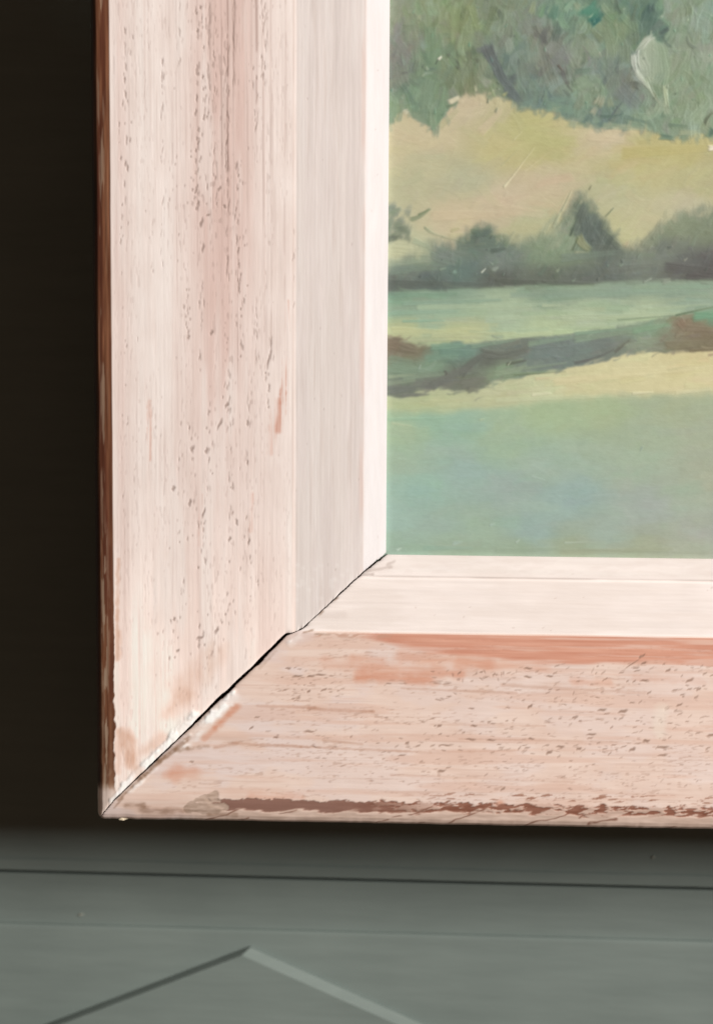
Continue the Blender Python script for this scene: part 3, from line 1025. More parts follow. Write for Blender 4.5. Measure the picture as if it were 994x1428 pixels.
def poly(pts):
    a = np.array([P2(*p) for p in pts])
    return lambda X: np.interp(X, a[:, 0], a[:, 1])


def make_painting():
    pm = PaintMap(57.0, 140.0, 53.0, 185.0)
    X, Z = pm.X, pm.Z
    R = pm.res
    treeline = poly([(535, 180), (545, 172), (563, 155), (585, 170), (605, 180), (615, 167), (630, 147), (650, 131), (668, 128), (690, 135), (715, 144),
                     (735, 150), (775, 157), (800, 170), (850, 176), (900, 181), (930, 192), (960, 188), (994, 190), (1200, 196), (1500, 190)])
    hedge = poly([(535, 372), (580, 352), (600, 337), (640, 336), (655, 322), (680, 313), (692, 327), (710, 333), (740, 335), (760, 330), (780, 312), (800, 276),
                  (810, 268), (830, 290), (845, 310), (865, 345), (890, 345), (905, 330), (930, 302), (960, 293), (994, 290), (1100, 310), (1500, 300)])
    hedge_b = poly([(535, 408), (620, 404), (700, 400), (790, 398), (860, 394), (920, 392), (994, 392), (1500, 388)])
    mea_t = poly([(535, 468), (560, 470), (585, 484), (600, 482), (640, 478), (700, 476), (740, 470), (790, 466), (830, 460), (880, 452), (940, 440), (994, 430), (1500, 400)])
    mea_b = poly([(535, 552), (580, 553), (612, 541), (640, 546), (665, 548), (690, 534), (740, 522), (800, 513), (850, 502), (890, 491), (930, 493), (994, 488), (1500, 470)])
    water = poly([(535, 575), (620, 574), (700, 568), (760, 560), (850, 553), (920, 550), (994, 549), (1500, 545)])

    F = {}
    F['tree'] = [(545, 20, 144, 148, 122), (600, 15, 134, 148, 114), (560, 60, 130, 130, 120), (600, 80, 112, 132, 110), (548, 105, 116, 120, 114), (580, 130, 116, 136, 116),
                 (640, 30, 128, 140, 106), (640, 90, 116, 127, 105), (690, 15, 120, 130, 112), (700, 50, 120, 132, 116), (720, 70, 114, 130, 117), (760, 50, 122, 124, 122),
                 (740, 105, 110, 124, 116), (770, 90, 118, 117, 121), (790, 25, 112, 138, 118), (800, 65, 128, 141, 122), (860, 40, 122, 138, 112), (840, 100, 114, 126, 120),
                 (875, 125, 112, 119, 121), (900, 20, 92, 116, 102), (912, 45, 98, 118, 104), (945, 20, 138, 152, 128), (985, 20, 138, 160, 142), (925, 110, 148, 164, 132),
                 (945, 130, 130, 147, 120), (970, 70, 142, 152, 130), (985, 110, 134, 150, 126), (965, 155, 142, 158, 128), (815, 130, 134, 150, 124), (780, 140, 110, 128, 118),
                 (850, 160, 108, 124, 114), (900, 165, 120, 138, 118), (545, 150, 128, 146, 120), (610, 165, 114, 132, 112), (575, 165, 130, 146, 122), (660, 120, 122, 132, 106),
                 (640, -60, 130, 142, 110), (760, -70, 118, 130, 118), (900, -60, 126, 142, 122), (1050, 60, 124, 140, 120), (1200, 0, 118, 134, 114), (800, -200, 130, 145, 125), (1100, -200, 120, 138, 118)]
    F['meadow'] = [(560, 200, 196, 184, 144), (600, 190, 200, 186, 148), (650, 150, 199, 184, 150), (690, 160, 190, 181, 140), (725, 170, 186, 180, 124), (700, 210, 193, 183, 130),
                   (600, 230, 188, 182, 143), (560, 270, 186, 182, 144), (650, 250, 182, 180, 145), (700, 280, 201, 184, 152), (640, 300, 202, 186, 150), (755, 205, 184, 178, 122),
                   (760, 255, 199, 182, 148), (850, 195, 201, 186, 152), (880, 212, 186, 176, 119), (940, 215, 187, 177, 120), (900, 240, 190, 182, 131), (960, 250, 183, 177, 130),
                   (850, 270, 184, 182, 142), (990, 260, 183, 177, 132), (900, 300, 190, 184, 143), (860, 320, 192, 188, 142), (960, 285, 190, 184, 150), (560, 345, 190, 190, 152),
                   (740, 320, 184, 182, 140), (1200, 250, 186, 180, 130)]
    F['hedge'] = [(620, 355, 112, 122, 116), (660, 328, 98, 113, 101), (680, 335, 102, 117, 107), (700, 362, 112, 121, 118), (760, 355, 122, 137, 117), (770, 325, 148, 157, 130),
                  (800, 300, 106, 117, 106), (822, 320, 92, 104, 99), (850, 345, 97, 107, 99), (780, 342, 128, 143, 119), (900, 342, 121, 127, 113), (940, 312, 130, 138, 114),
                  (980, 312, 122, 130, 111), (930, 350, 110, 115, 109), (960, 368, 97, 99, 97), (990, 380, 88, 87, 87), (880, 370, 112, 118, 113), (560, 378, 110, 120, 115),
                  (545, 392, 98, 104, 98), (600, 396, 92, 104, 100), (640, 378, 97, 116, 110), (700, 390, 92, 97, 91), (760, 386, 99, 106, 97), (800, 394, 97, 104, 97),
                  (850, 392, 99, 106, 101), (590, 350, 150, 160, 130), (1200, 350, 110, 116, 106)]
    F['band'] = [(550, 418, 116, 142, 124), (620, 412, 126, 148, 130), (760, 408, 128, 148, 128), (860, 408, 136, 154, 134), (950, 408, 140, 158, 136), (550, 432, 142, 166, 138),
                 (600, 445, 156, 178, 148), (560, 460, 188, 190, 142), (640, 464, 188, 192, 143), (700, 445, 168, 185, 152), (720, 428, 166, 182, 148), (760, 458, 178, 192, 150),
                 (900, 438, 176, 190, 152), (820, 440, 174, 188, 152), (990, 422, 148, 167, 140), (850, 425, 160, 178, 146), (620, 430, 160, 180, 150), (1200, 420, 160, 176, 146)]
    F['mea'] = [(550, 482, 124, 100, 89), (575, 487, 118, 106, 92), (560, 515, 116, 135, 117), (600, 512, 121, 142, 123), (622, 492, 110, 138, 124), (650, 490, 108, 132, 124),
                (560, 540, 110, 114, 107), (600, 536, 108, 108, 105), (640, 522, 105, 108, 101), (680, 502, 100, 104, 97), (700, 482, 110, 119, 113), (720, 490, 104, 107, 101),
                (660, 540, 112, 114, 105), (700, 520, 130, 147, 123), (740, 500, 112, 123, 120), (770, 490, 111, 122, 121), (800, 486, 109, 120, 117), (840, 482, 108, 114, 111),
                (870, 478, 112, 118, 112), (900, 464, 122, 146, 123), (890, 478, 138, 146, 124), (930, 452, 132, 150, 126), (950, 452, 142, 105, 87), (975, 462, 134, 105, 89),
                (988, 442, 106, 145, 120), (960, 482, 124, 111, 94), (990, 476, 121, 99, 84), (925, 478, 124, 124, 108), (1200, 450, 120, 120, 100)]
    F['field'] = [(800, 532, 204, 197, 150), (900, 520, 212, 202, 154), (960, 508, 207, 195, 145), (972, 530, 213, 203, 154), (700, 548, 191, 192, 150), (620, 562, 186, 191, 146),
                  (560, 568, 182, 188, 146), (760, 545, 197, 200, 156), (580, 560, 180, 186, 142), (850, 515, 208, 200, 152), (1200, 515, 208, 198, 148)]
    F['water'] = [(560, 602, 164, 184, 147), (600, 586, 150, 183, 154), (640, 595, 148, 180, 157), (700, 592, 166, 186, 152), (760, 576, 166, 184, 142), (850, 570, 167, 180, 138),
                  (950, 570, 165, 173, 139), (900, 602, 163, 176, 147), (980, 602, 169, 174, 147), (560, 640, 160, 180, 154), (620, 632, 155, 178, 161), (700, 622, 160, 182, 151),
                  (650, 662, 152, 177, 166), (590, 682, 152, 183, 166), (700, 682, 156, 173, 163), (760, 652, 159, 178, 160), (800, 692, 150, 173, 166), (880, 652, 162, 177, 153),
                  (900, 702, 163, 170, 161), (960, 682, 164, 175, 153), (985, 672, 168, 170, 145), (560, 722, 154, 180, 165), (620, 732, 156, 178, 161), (660, 742, 158, 178, 153),
                  (740, 742, 150, 172, 163), (850, 742, 158, 172, 158), (980, 742, 166, 168, 155), (560, 766, 148, 172, 150), (640, 768, 151, 168, 143), (720, 767, 149, 164, 139),
                  (800, 768, 155, 164, 135), (900, 766, 160, 164, 137), (960, 768, 164, 168, 145), (1200, 680, 162, 172, 150)]

    ds = 10
    Xs, Zs = X[::ds, ::ds], Z[::ds, ::ds]
    fields = {}

    def field_at(pts, x, z):
        num = np.zeros(np.shape(x) + (3,))
        den = np.zeros(np.shape(x))
        for (px, py, r, g, b) in pts:
            a, c = P2(px, py)
            w = 1.0 / (((x - a) * .8) ** 2 + ((z - c) * 1.25) ** 2 + 1.2) ** 1.8
            num += w[..., None] * np.array([r, g, b])
            den += w
        return num / den[..., None]

    def upsample(a):
        hh, ww = a.shape[:2]
        jj = np.arange(pm.h) / ds
        ii = np.arange(pm.w) / ds
        j0 = np.minimum(jj.astype(int), hh - 2)
        i0 = np.minimum(ii.astype(int), ww - 2)
        fj = np.clip(jj - j0, 0, 1)[:, None, None]
        fi = np.clip(ii - i0, 0, 1)[None, :, None]
        return ((a[j0][:, i0] * (1 - fi) + a[j0][:, i0 + 1] * fi) * (1 - fj) + (a[j0 + 1][:, i0] * (1 - fi) + a[j0 + 1][:, i0 + 1] * fi) * fj)

    for n in F:
        fields[n] = upsample(field_at(F[n], Xs, Zs))
    mt = np.array([124., 136., 116.])
    dv = fields['tree'] - mt
    fields['tree'] = mt + np.where(dv > 0, dv * .85, dv * 1.25) + np.array([-2., -2., 0.])
    fields['tree'][..., 0] = np.minimum(fields['tree'][..., 0], fields['tree'][..., 1] - 3)
    fields['tree'][..., 2] = np.minimum(fields['tree'][..., 2], fields['tree'][..., 1] - 7)
    fields['water'] = fields['water'] * .85 + np.array([159., 177., 157.]) * .15 + np.array([2., 2., 0.])
    nz = (fbm(X / 2.2, Z / 1.8, 301, 2) - .5)
    soft = (fbm(X / 4.0, Z / 3.0, 302, 3) - .5)

    def reg(curve, amp, w):
        return sstep(-w, w, Z - curve(X) + nz * amp * 2)            # 1 above the curve

    col = fields['water'].copy()
    for n, cv, amp, w in [('field', water, .6, 1.1), ('mea', mea_b, .6, .4), ('band', mea_t, .6, .5), ('hedge', hedge_b, .35, .5), ('meadow', hedge, 1.2, 1.1), ('tree', treeline, 1.0, .55)]:
        k_ = reg(cv, amp, w)[..., None]
        col = col * (1 - k_) + fields[n] * k_
    col = col + (soft * 8)[..., None]
    base = col.copy()
    pm.col = col
    hgt = np.zeros_like(X)

    def stroke(x, z, ang, L, W, c, al=.8, bend=0.0, relh=.5, dry=.5):
        r = L / 2 + W + abs(bend) * L
        b = pm.box(x, z, r)
        if b is None:
            return
        dx = pm.X[b] - x
        dz = pm.Z[b] - z
        ca, sa = math.cos(ang), math.sin(ang)
        s = dx * ca + dz * sa
        t = -dx * sa + dz * ca - bend * L * ((s / L) ** 2 * 4 - .33)
        nb = max(4, int(W * 5))
        bs = rng.random(nb + 3)
        tt = np.clip((t / W + .5) * nb + .5 * np.sin(s * 1.3 + x), 0, nb)
        ti = tt.astype(int)
        br = bs[ti] * (1 - (tt - ti)) + bs[ti + 1] * (tt - ti)
        wv = W / 2 * (1 - .45 * np.clip(s / L, -.5, .6))
        a = np.clip((L / 2 + W * .3 * (br - .3) - np.abs(s)) / (W * .35 + .1), 0, 1) * np.clip((wv - np.abs(t)) / (W * .16 + .1), 0, 1)
        a = a * np.clip(1.15 - dry * np.clip(s / L + .25, 0, 1) * 1.4 * (1.25 - br) - dry * .35 * br, 0, 1)
        a = a * al
        cc = np.asarray(c, float)[None, None, :] * (1 + (br - .5) * .05)[..., None]
        pm.col[b] = pm.col[b] * (1 - a[..., None]) + cc * a[..., None]
        edge = np.exp(-((np.abs(t) - wv * .85) / (W * .12 + .05)) ** 2)
        hgt[b] = hgt[b] * (1 - .7 * a) + relh * a * (.35 + .55 * br + .35 * edge)

    def S(x1, y1, x2, y2, w, c, al=.85, bend=0.0, relh=.6, dry=.5):
        a, b = P2(x1, y1), P2(x2, y2)
        L = math.hypot(b[0] - a[0], b[1] - a[1])
        stroke((a[0] + b[0]) / 2, (a[1] + b[1]) / 2, math.atan2(b[1] - a[1], b[0] - a[0]), max(L, .3), w * .15, c, al, bend, relh, dry)

    def pick(z_, x_):
        i = min(pm.w - 1, max(0, int((x_ - pm.x0) * R)))
        j = min(pm.h - 1, max(0, int((z_ - pm.z0) * R)))
        return base[j, i]

    def region(px0, px1, curve_hi, curve_lo, n, ang, aj, L, W, al, cj, relh, dry, bend=.1, margin=.4, flecks=0.0):
        x0 = P2(px0, 600)[0]
        x1 = P2(px1, 600)[0]
        for _ in range(n):
            x = random.uniform(x0, x1)
            hi = curve_hi(x) if callable(curve_hi) else curve_hi
            lo = curve_lo(x) if callable(curve_lo) else curve_lo
            if hi - lo < .3:
                continue
            z = random.uniform(lo + min(margin, (hi - lo) * .3), hi - min(margin, (hi - lo) * .3))
            c = pick(z, x) + np.array([random.gauss(0, cj), random.gauss(0, cj), random.gauss(0, cj)]) + random.gauss(0, cj)
            a = math.radians(random.gauss(ang, aj)) + (math.pi if random.random() < .5 else 0)
            stroke(x, z, a, random.uniform(*L), random.uniform(*W), c, al * random.uniform(.6, 1), random.uniform(-bend, bend), relh * random.uniform(.5, 1.2), dry)

    # broad lay-in beyond the visible part too, then finer work
    region(530, 1040, 184.5, treeline, 330, 85, 32, (4, 10), (1.2, 3.0), .7, 3.5, .5, .5, .18, 1.2)
    region(530, 1010, treeline(80) + 24, treeline, 700, 80, 34, (2.2, 6.5), (.8, 2.0), .55, 4.2, .55, .6, .22, .9)
    region(530, 1040, treeline, hedge, 240, 8, 20, (3, 9), (1.2, 2.6), .5, 2.2, .35, .5, .1, 1.4)
    region(530, 1010, treeline, hedge, 160, 50, 12, (1.5, 4.5), (.4, .9), .35, 3.0, .4, .6, .06, 1.5)
    region(530, 1040, hedge, hedge_b, 260, 60, 38, (1.2, 3.6), (.6, 1.5), .55, 3.0, .5, .6, .15, .7)
    region(530, 1010, hedge, hedge_b, 160, 8, 14, (2, 5), (.5, 1.3), .5, 2.6, .4, .6, .1, .9)
    region(530, 1040, hedge_b, mea_t, 260, 1.5, 3.5, (4, 13), (.5, 1.4), .55, 2.6, .4, .6, .03, .6)
    region(530, 1040, mea_t, mea_b, 260, 14, 16, (1.8, 5), (.5, 1.3), .55, 3.4, .5, .6, .12, .6)
    region(530, 1040, mea_b, water, 150, 4, 7, (3, 9), (.6, 1.6), .55, 2.2, .4, .5, .05, .5)
    region(530, 1040, water, 54., 330, 3, 10, (4, 12), (1.5, 3.2), .38, 2.0, .25, .4, .06, .8)
    region(530, 1010, water, 54., 260, 6, 25, (2, 5), (.9, 2.0), .3, 2.4, .25, .5, .1, .5)

    # --- lively dabs through the foliage: lights and darks laid over one another
    for _ in range(520):
        x = random.uniform(57, 137)
        tl = treeline(x)
        z = random.uniform(tl + .8, 184)
        c = pick(z, x) + random.choice([-26, -18, -9, 8, 15, 24]) * np.array([.95, 1.0, .85]) + np.array([random.gauss(0, 3), random.gauss(0, 3), random.gauss(0, 3)])
        a = math.radians(random.choice([random.gauss(65, 18), random.gauss(115, 18), random.gauss(90, 50)]))
        stroke(x, z, a, random.uniform(1.5, 5.5), random.uniform(.7, 2.2), c, random.uniform(.35, .75), random.uniform(-.25, .25), random.uniform(.3, .9), .6)
    # --- soft drags across the edges of tree line, hedge and brook
    for (cv, n, lmin, lmax, w, am, aj) in [(treeline, 70, 1.6, 3.6, 1.1, 75, 35), (hedge, 170, 1.2, 3.6, 1.1, 65, 40), (mea_b, 40, 1.5, 4, .7, 12, 12), (mea_t, 40, 1.5, 4, .7, 10, 10), (hedge_b, 30, 3, 7, .7, 2, 4)]:
        for _ in range(n):
            x = random.uniform(57, 136)
            z = cv(x) + random.gauss(0, .5)
            c = pick(cv(x) + random.choice([-1.4, 1.6]), x)
            stroke(x, z, math.radians(random.gauss(am, aj)), random.uniform(lmin, lmax), random.uniform(.6, 1.2) * w, c + random.gauss(0, 4), .42, random.uniform(-.15, .15), .5, .8)

    # --- the strokes one can point at
    # trees
    S(676, 62, 694, 96, 18, (92, 98, 106), .9, .05)
    S(690, 92, 712, 128, 14, (94, 102, 108), .85, .05)
    S(705, 120, 728, 146, 15, (96, 106, 110), .85)
    S(664, 72, 680, 66, 10, (104, 108, 110), .7)
    S(560, 40, 582, 38, 12, (104, 116, 102), .7)
    S(552, 60, 575, 85, 16, (122, 120, 118), .6)
    S(600, 35, 598, 95, 16, (108, 132, 108), .6)
    S(634, 8, 632, 60, 14, (136, 150, 110), .7)
    S(655, 5, 668, 45, 12, (138, 150, 108), .65)
    S(690, 8, 676, 50, 10, (104, 116, 92), .7)
    S(585, 20, 583, 34, 5, (158, 166, 130), .8)
    S(590, 98, 610, 95, 6, (96, 116, 104), .7)
    S(590, 102, 604, 102, 5, (140, 156, 138), .7)
    S(610, 84, 616, 78, 4.5, (226, 222, 196), 1, 0, 1.4, .1)  # glint on a stroke ridge, painted as a pale fleck
    S(607, 90, 611, 82, 2.5, (74, 84, 74), .8)
    S(604, 178, 625, 120, 14, (116, 138, 114), .7, .1)
    S(600, 110, 590, 165, 16, (112, 130, 114), .6)
    S(605, 176, 600, 160, 10, (136, 150, 124), .7)
    S(548, 165, 552, 135, 8, (130, 150, 124), .6)
    S(556, 170, 562, 150, 7, (134, 148, 122), .6)
    S(625, 144, 640, 135, 9, (212, 202, 168), .95, 0, 1.0, .3)
    S(562, 158, 570, 153, 8, (206, 200, 170), .85, 0, .8)
    S(622, 150, 640, 142, 5, (98, 116, 96), .7, .1)
    S(664, 128, 662, 118, 5, (184, 184, 146), .8)
    S(700, 134, 708, 128, 5, (170, 170, 118), .8)
    S(690, 136, 683, 122, 5, (138, 152, 112), .7)
    S(740, 20, 745, 0, 9, (148, 160, 120), .7)
    S(752, 26, 760, 4, 7, (108, 142, 112), .7)
    S(768, 28, 776, 5, 13, (82, 120, 102), .7)
    S(815, 26, 835, 4, 22, (72, 128, 108), .85, .08)
    S(822, 34, 842, 16, 12, (60, 112, 100), .85)
    S(825, 32, 838, 26, 9, (48, 98, 92), .9)
    S(808, 14, 800, 2, 10, (142, 154, 126), .8)
    S(804, 22, 800, 30, 9, (100, 116, 102), .7)
    S(846, 18, 838, 4, 8, (132, 150, 126), .7)
    S(770, 100, 800, 60, 26, (120, 122, 126), .5)
    S(765, 60, 790, 80, 26, (124, 124, 124), .5)
    S(777, 90, 786, 101, 3, (84, 72, 66), .9, 0, 1.0)
    S(782, 98, 790, 118, 8, (96, 96, 96), .7)
    S(790, 118, 800, 130, 2.4, (84, 88, 82), .8)
    S(800, 100, 826, 97, 8, (100, 118, 106), .7)
    S(820, 60, 832, 80, 16, (138, 150, 126), .6)
    S(834, 72, 838, 80, 3, (172, 178, 150), .7, 0, .9)
    S(800, 120, 840, 108, 20, (130, 148, 124), .6, -.1)
    S(832, 148, 840, 132, 15, (164, 164, 134), .8, 0, .8)
    S(824, 160, 832, 148, 9, (174, 172, 140), .7)
    S(852, 150, 848, 134, 9, (150, 158, 128), .6)
    S(760, 145, 800, 138, 14, (106, 128, 118), .6)
    S(760, 148, 805, 155, 14, (116, 140, 124), .6)
    S(836, 163, 868, 160, 5, (86, 108, 98), .8, .06)
    S(868, 162, 905, 172, 6, (98, 118, 108), .75)
    S(860, 120, 890, 150, 26, (110, 118, 122), .6)
    S(885, 60, 880, 20, 16, (106, 122, 104), .6)
    S(900, 50, 910, 8, 26, (90, 114, 104), .75)
    S(925, 28, 905, 45, 10, (100, 116, 108), .7)
    S(880, 30, 888, 4, 5, (92, 108, 92), .7)
    S(897, 58, 902, 52, 6, (96, 90, 86), .9)
    for q in range(14):
        u = q / 13
        S(900 + u * 26, 50 + u * 14, 888 + u * 44, 112 + u * 12, 12, np.array([176, 184, 158]) * (1 - u) + np.array([140, 157, 128]) * u, .5, .10 * (1 - 2 * u), .7, .6)
    S(910, 48, 884, 74, 9, (186, 192, 170), .75, .10, 1.1, .5)
    S(882, 74, 886, 102, 9, (196, 201, 182), .85, .10, 1.2, .4)
    S(890, 78, 902, 98, 16, (178, 186, 162), .6, .05, 1.0, .5)
    S(885, 98, 904, 124, 8, (190, 196, 174), .8, .05, 1.2, .4)
    S(888, 70, 892, 100, 2.4, (214, 216, 200), .8, .08, 1.5, .3)
    S(884, 78, 888, 104, 2.0, (218, 220, 206), .8, .08, 1.5, .3)
    S(906, 54, 894, 70, 3, (206, 208, 190), .7, .0, 1.3, .4)
    S(898, 108, 922, 150, 8, (160, 172, 142), .6, .06, 1.0, .5)
    S(900, 114, 918, 145, 3, (184, 192, 166), .7, .06, 1.2, .5)
    S(910, 128, 920, 148, 2.2, (120, 122, 100), .8)
    S(918, 112, 924, 98, 16, (138, 153, 128), .6)
    S(915, 158, 928, 130, 12, (158, 170, 138), .55)
    S(926, 118, 930, 150, 7, (182, 192, 154), .85, .05, 1.1)
    S(915, 115, 924, 100, 14, (136, 152, 130), .7)
    S(930, 160, 926, 140, 10, (160, 170, 138), .7)
    S(910, 162, 900, 148, 14, (150, 162, 136), .7)
    S(940, 140, 960, 80, 16, (142, 158, 130), .5, .1)
    S(965, 115, 975, 95, 12, (116, 136, 114), .6)
    S(978, 100, 985, 70, 10, (150, 162, 138), .6)
    S(956, 80, 950, 70, 10, (120, 138, 116), .6)
    S(960, 172, 988, 140, 18, (146, 162, 132), .7, .05)
    S(980, 174, 993, 155, 6, (92, 100, 84), .85, -.1)
    S(930, 174, 958, 176, 6, (100, 118, 104), .8)
    S(918, 190, 942, 193, 9, (96, 120, 106), .85)
    S(985, 182, 998, 190, 15, (84, 110, 98), .9)
    S(986, 207, 998, 206, 9, (226, 216, 188), 1, 0, 1.2, .2)
    S(945, 185, 975, 184, 8, (168, 174, 136), .7)
    S(838, 175, 905, 180, 9, (150, 164, 132), .6)
    S(790, 172, 830, 178, 9, (166, 172, 132), .5)
    for (x1, y1, x2, y2, w, c, a) in [(545, 30, 556, 4, 18, (152, 156, 130), .5), (575, 60, 566, 20, 16, (134, 140, 118), .5), (618, 30, 612, 2, 14, (146, 158, 122), .55),
                                      (610, 70, 606, 40, 18, (116, 136, 112), .55), (645, 70, 652, 30, 20, (134, 146, 112), .5), (560, 120, 553, 85, 20, (126, 130, 120), .5),
                                      (585, 150, 596, 110, 22, (122, 140, 118), .5), (640, 120, 650, 85, 22, (122, 132, 110), .5), (700, 50, 706, 10, 20, (128, 140, 120), .5),
                                      (735, 130, 722, 80, 24, (116, 132, 122), .5), (745, 90, 738, 50, 20, (128, 140, 126), .5), (770, 120, 758, 80, 22, (118, 122, 114), .5),
                                      (805, 92, 790, 60, 18, (138, 150, 130), .5), (855, 80, 846, 40, 20, (132, 146, 120), .55), (850, 120, 862, 90, 22, (114, 124, 116), .5),
                                      (870, 90, 866, 50, 14, (112, 126, 106), .5), (935, 60, 948, 20, 22, (146, 158, 136), .5), (975, 50, 985, 10, 24, (146, 164, 146), .5),
                                      (950, 100, 962, 70, 16, (128, 142, 118), .5), (985, 130, 990, 95, 18, (138, 152, 128), .5), (945, 165, 955, 130, 16, (134, 150, 122), .5),
                                      (968, 118, 952, 98, 9, (116, 130, 108), .6), (976, 150, 964, 112, 8, (122, 138, 112), .5), (720, 140, 760, 128, 14, (104, 118, 110), .5)]:
        S(x1, y1, x2, y2, w, c, a, random.uniform(-.12, .12), .8, .7)
    for i in range(75):  # small touches; the pale ones are painted glints on stroke ridges
        x, y = random.uniform(540, 1000), random.uniform(2, 165)
        L_, a_ = random.uniform(3, 10), math.radians(random.gauss(70, 35))
        c_ = random.choice([(186, 192, 166), (172, 182, 150), (104, 146, 126), (92, 134, 118), (84, 98, 88), (78, 92, 82), (196, 196, 172)])
        S(x, y, x + L_ * math.cos(a_), y - L_ * math.sin(a_), random.uniform(1.6, 4.5), c_, random.uniform(.35, .65), random.uniform(-.15, .15), 1.3, .5)
    # meadow
    S(612, 178, 640, 152, 10, (176, 174, 132), .5)
    S(668, 186, 700, 152, 12, (206, 186, 154), .5)
    S(702, 262, 745, 205, 2.4, (214, 204, 164), .75, 0, 1.0, .6)
    S(701, 261, 712, 248, 3.0, (222, 214, 176), .8, 0, 1.2, .3)
    S(715, 196, 728, 183, 2.0, (210, 202, 160), .6, 0, .8)
    S(730, 240, 765, 212, 2.0, (210, 198, 160), .5, 0, .8)
    S(698, 232, 725, 205, 2.0, (170, 170, 130), .5)
    S(726, 178, 775, 168, 20, (186, 182, 122), .5)
    S(865, 214, 990, 206, 16, (186, 174, 112), .55)
    S(860, 240, 890, 225, 10, (200, 184, 138), .5)
    S(818, 190, 870, 196, 12, (204, 188, 152), .5)
    S(600, 302, 690, 298, 14, (204, 186, 150), .55)
    S(690, 290, 760, 300, 16, (202, 184, 150), .5)
    # left bush
    for i in range(46):
        x = random.uniform(532, 566)
        y = random.uniform(286, 334)
        S(x, y + 5, x + random.uniform(4, 14), y - random.uniform(2, 10), random.uniform(8, 15), np.array([112, 122, 110]) - (y - 310) * .45 + random.gauss(0, 6), .38, random.uniform(-.1, .1), .5, .7)
    S(536, 334, 562, 330, 9, (90, 96, 90), .6)
    S(554, 324, 570, 316, 14, (92, 102, 94), .55)
    S(572, 308, 600, 292, 7, (128, 138, 108), .75, .1)
    S(582, 300, 602, 291, 4, (104, 116, 92), .7)
    S(542, 300, 560, 290, 8, (126, 138, 116), .6)
    S(590, 318, 620, 332, 4, (136, 146, 116), .7, .1)
    S(615, 330, 650, 338, 3, (128, 138, 110), .6)
    S(628, 322, 642, 318, 6, (170, 166, 120), .6)
    S(625, 330, 648, 326, 8, (192, 186, 142), .7)
    S(545, 350, 600, 352, 14, (188, 188, 148), .6)
    S(540, 368, 600, 362, 10, (160, 172, 140), .6)
    S(575, 335, 600, 345, 9, (156, 168, 138), .6)
    # hedge
    S(660, 328, 686, 316, 12, (88, 106, 96), .85, .1)
    S(672, 326, 688, 322, 9, (90, 104, 98), .8)
    S(655, 322, 668, 318, 5, (96, 118, 96), .7)
    S(684, 350, 706, 346, 7, (86, 98, 90), .8)
    S(705, 338, 712, 332, 6, (118, 128, 112), .7)
    S(600, 352, 640, 366, 22, (114, 124, 120), .6)
    S(540, 396, 700, 398, 12, (90, 98, 92), .6)
    S(690, 392, 830, 396, 8, (88, 94, 86), .65)
    S(540, 378, 600, 372, 12, (118, 132, 122), .6)
    S(632, 382, 636, 376, 6, (132, 158, 146), .8)
    S(670, 381, 677, 374, 3, (208, 210, 190), .95, 0, 1.3, .1)  # painted glint on the stroke ridge
    S(686, 378, 694, 372, 7, (150, 160, 146), .7)
    S(800, 290, 812, 272, 6, (104, 112, 98), .8)
    S(805, 310, 815, 282, 9, (96, 106, 98), .8)
    S(820, 340, 816, 300, 18, (90, 102, 96), .75)
    S(835, 345, 818, 310, 16, (92, 102, 98), .75)
    S(864, 346, 838, 320, 9, (98, 108, 98), .75)
    S(828, 345, 866, 346, 9, (94, 102, 94), .75)
    S(843, 303, 856, 289, 3, (96, 104, 86), .85)
    S(820, 266, 825, 257, 3, (112, 110, 88), .85)
    for i in range(34):
        x, y = random.uniform(752, 798), random.uniform(300, 350)
        c = random.choice([(150, 160, 132), (134, 148, 122), (164, 170, 138), (120, 134, 112)])
        S(x, y + 8, x + 8, y - 10, random.uniform(4, 9), np.array(c, float) + random.gauss(0, 4), .4, 0, .6, .7)
    for i in range(30):
        x = random.uniform(796, 850)
        y = random.uniform(max(285, 270 + (x - 808) * 1.25), 346)
        S(x - 3, y + 8, x + 5, y - 8, random.uniform(5, 10), np.array([96, 106, 99.]) + random.gauss(0, 8), .4, 0, .6, .7)
    S(776, 300, 790, 270, 3, (202, 188, 150), .7, 0, .9)
    S(782, 296, 796, 266, 3, (150, 154, 124), .7, 0, .9)
    S(770, 318, 786, 284, 4, (164, 170, 138), .7, 0, .9)
    S(776, 318, 790, 300, 2.5, (96, 110, 92), .8)
    S(794, 330, 806, 300, 4, (82, 96, 84), .8)
    S(790, 322, 800, 308, 3, (134, 150, 124), .7)
    S(804, 330, 822, 350, 13, (146, 148, 112), .85, .1, .8)
    S(797, 350, 806, 330, 4, (88, 100, 80), .8)
    S(800, 352, 822, 352, 4, (160, 160, 124), .7)
    S(775, 352, 800, 335, 9, (130, 146, 122), .6)
    S(870, 345, 876, 335, 7, (198, 176, 138), .8)
    S(880, 342, 885, 350, 6, (186, 176, 138), .7)
    S(898, 345, 925, 310, 14, (136, 142, 118), .6)
    S(935, 325, 970, 300, 16, (128, 136, 114), .5)
    S(960, 330, 990, 305, 16, (118, 126, 110), .5)
    S(925, 372, 994, 378, 14, (90, 90, 88), .7)
    S(955, 385, 998, 388, 9, (86, 84, 84), .75)
    S(915, 352, 930, 335, 14, (104, 110, 106), .6)
    S(780, 360, 860, 352, 12, (112, 124, 116), .6)
    S(860, 375, 920, 370, 10, (106, 110, 106), .6)
    S(952, 364, 958, 360, 3, (150, 150, 134), .8, 0, .9)
    S(896, 394, 908, 388, 4, (160, 170, 150), .85, 0, 1.1, .2)  # pale fleck painted for a glint on the ridge
    S(922, 394, 934, 390, 9, (150, 158, 138), .75, 0, 1.0)
    S(775, 380, 780, 374, 4, (138, 148, 128), .7)
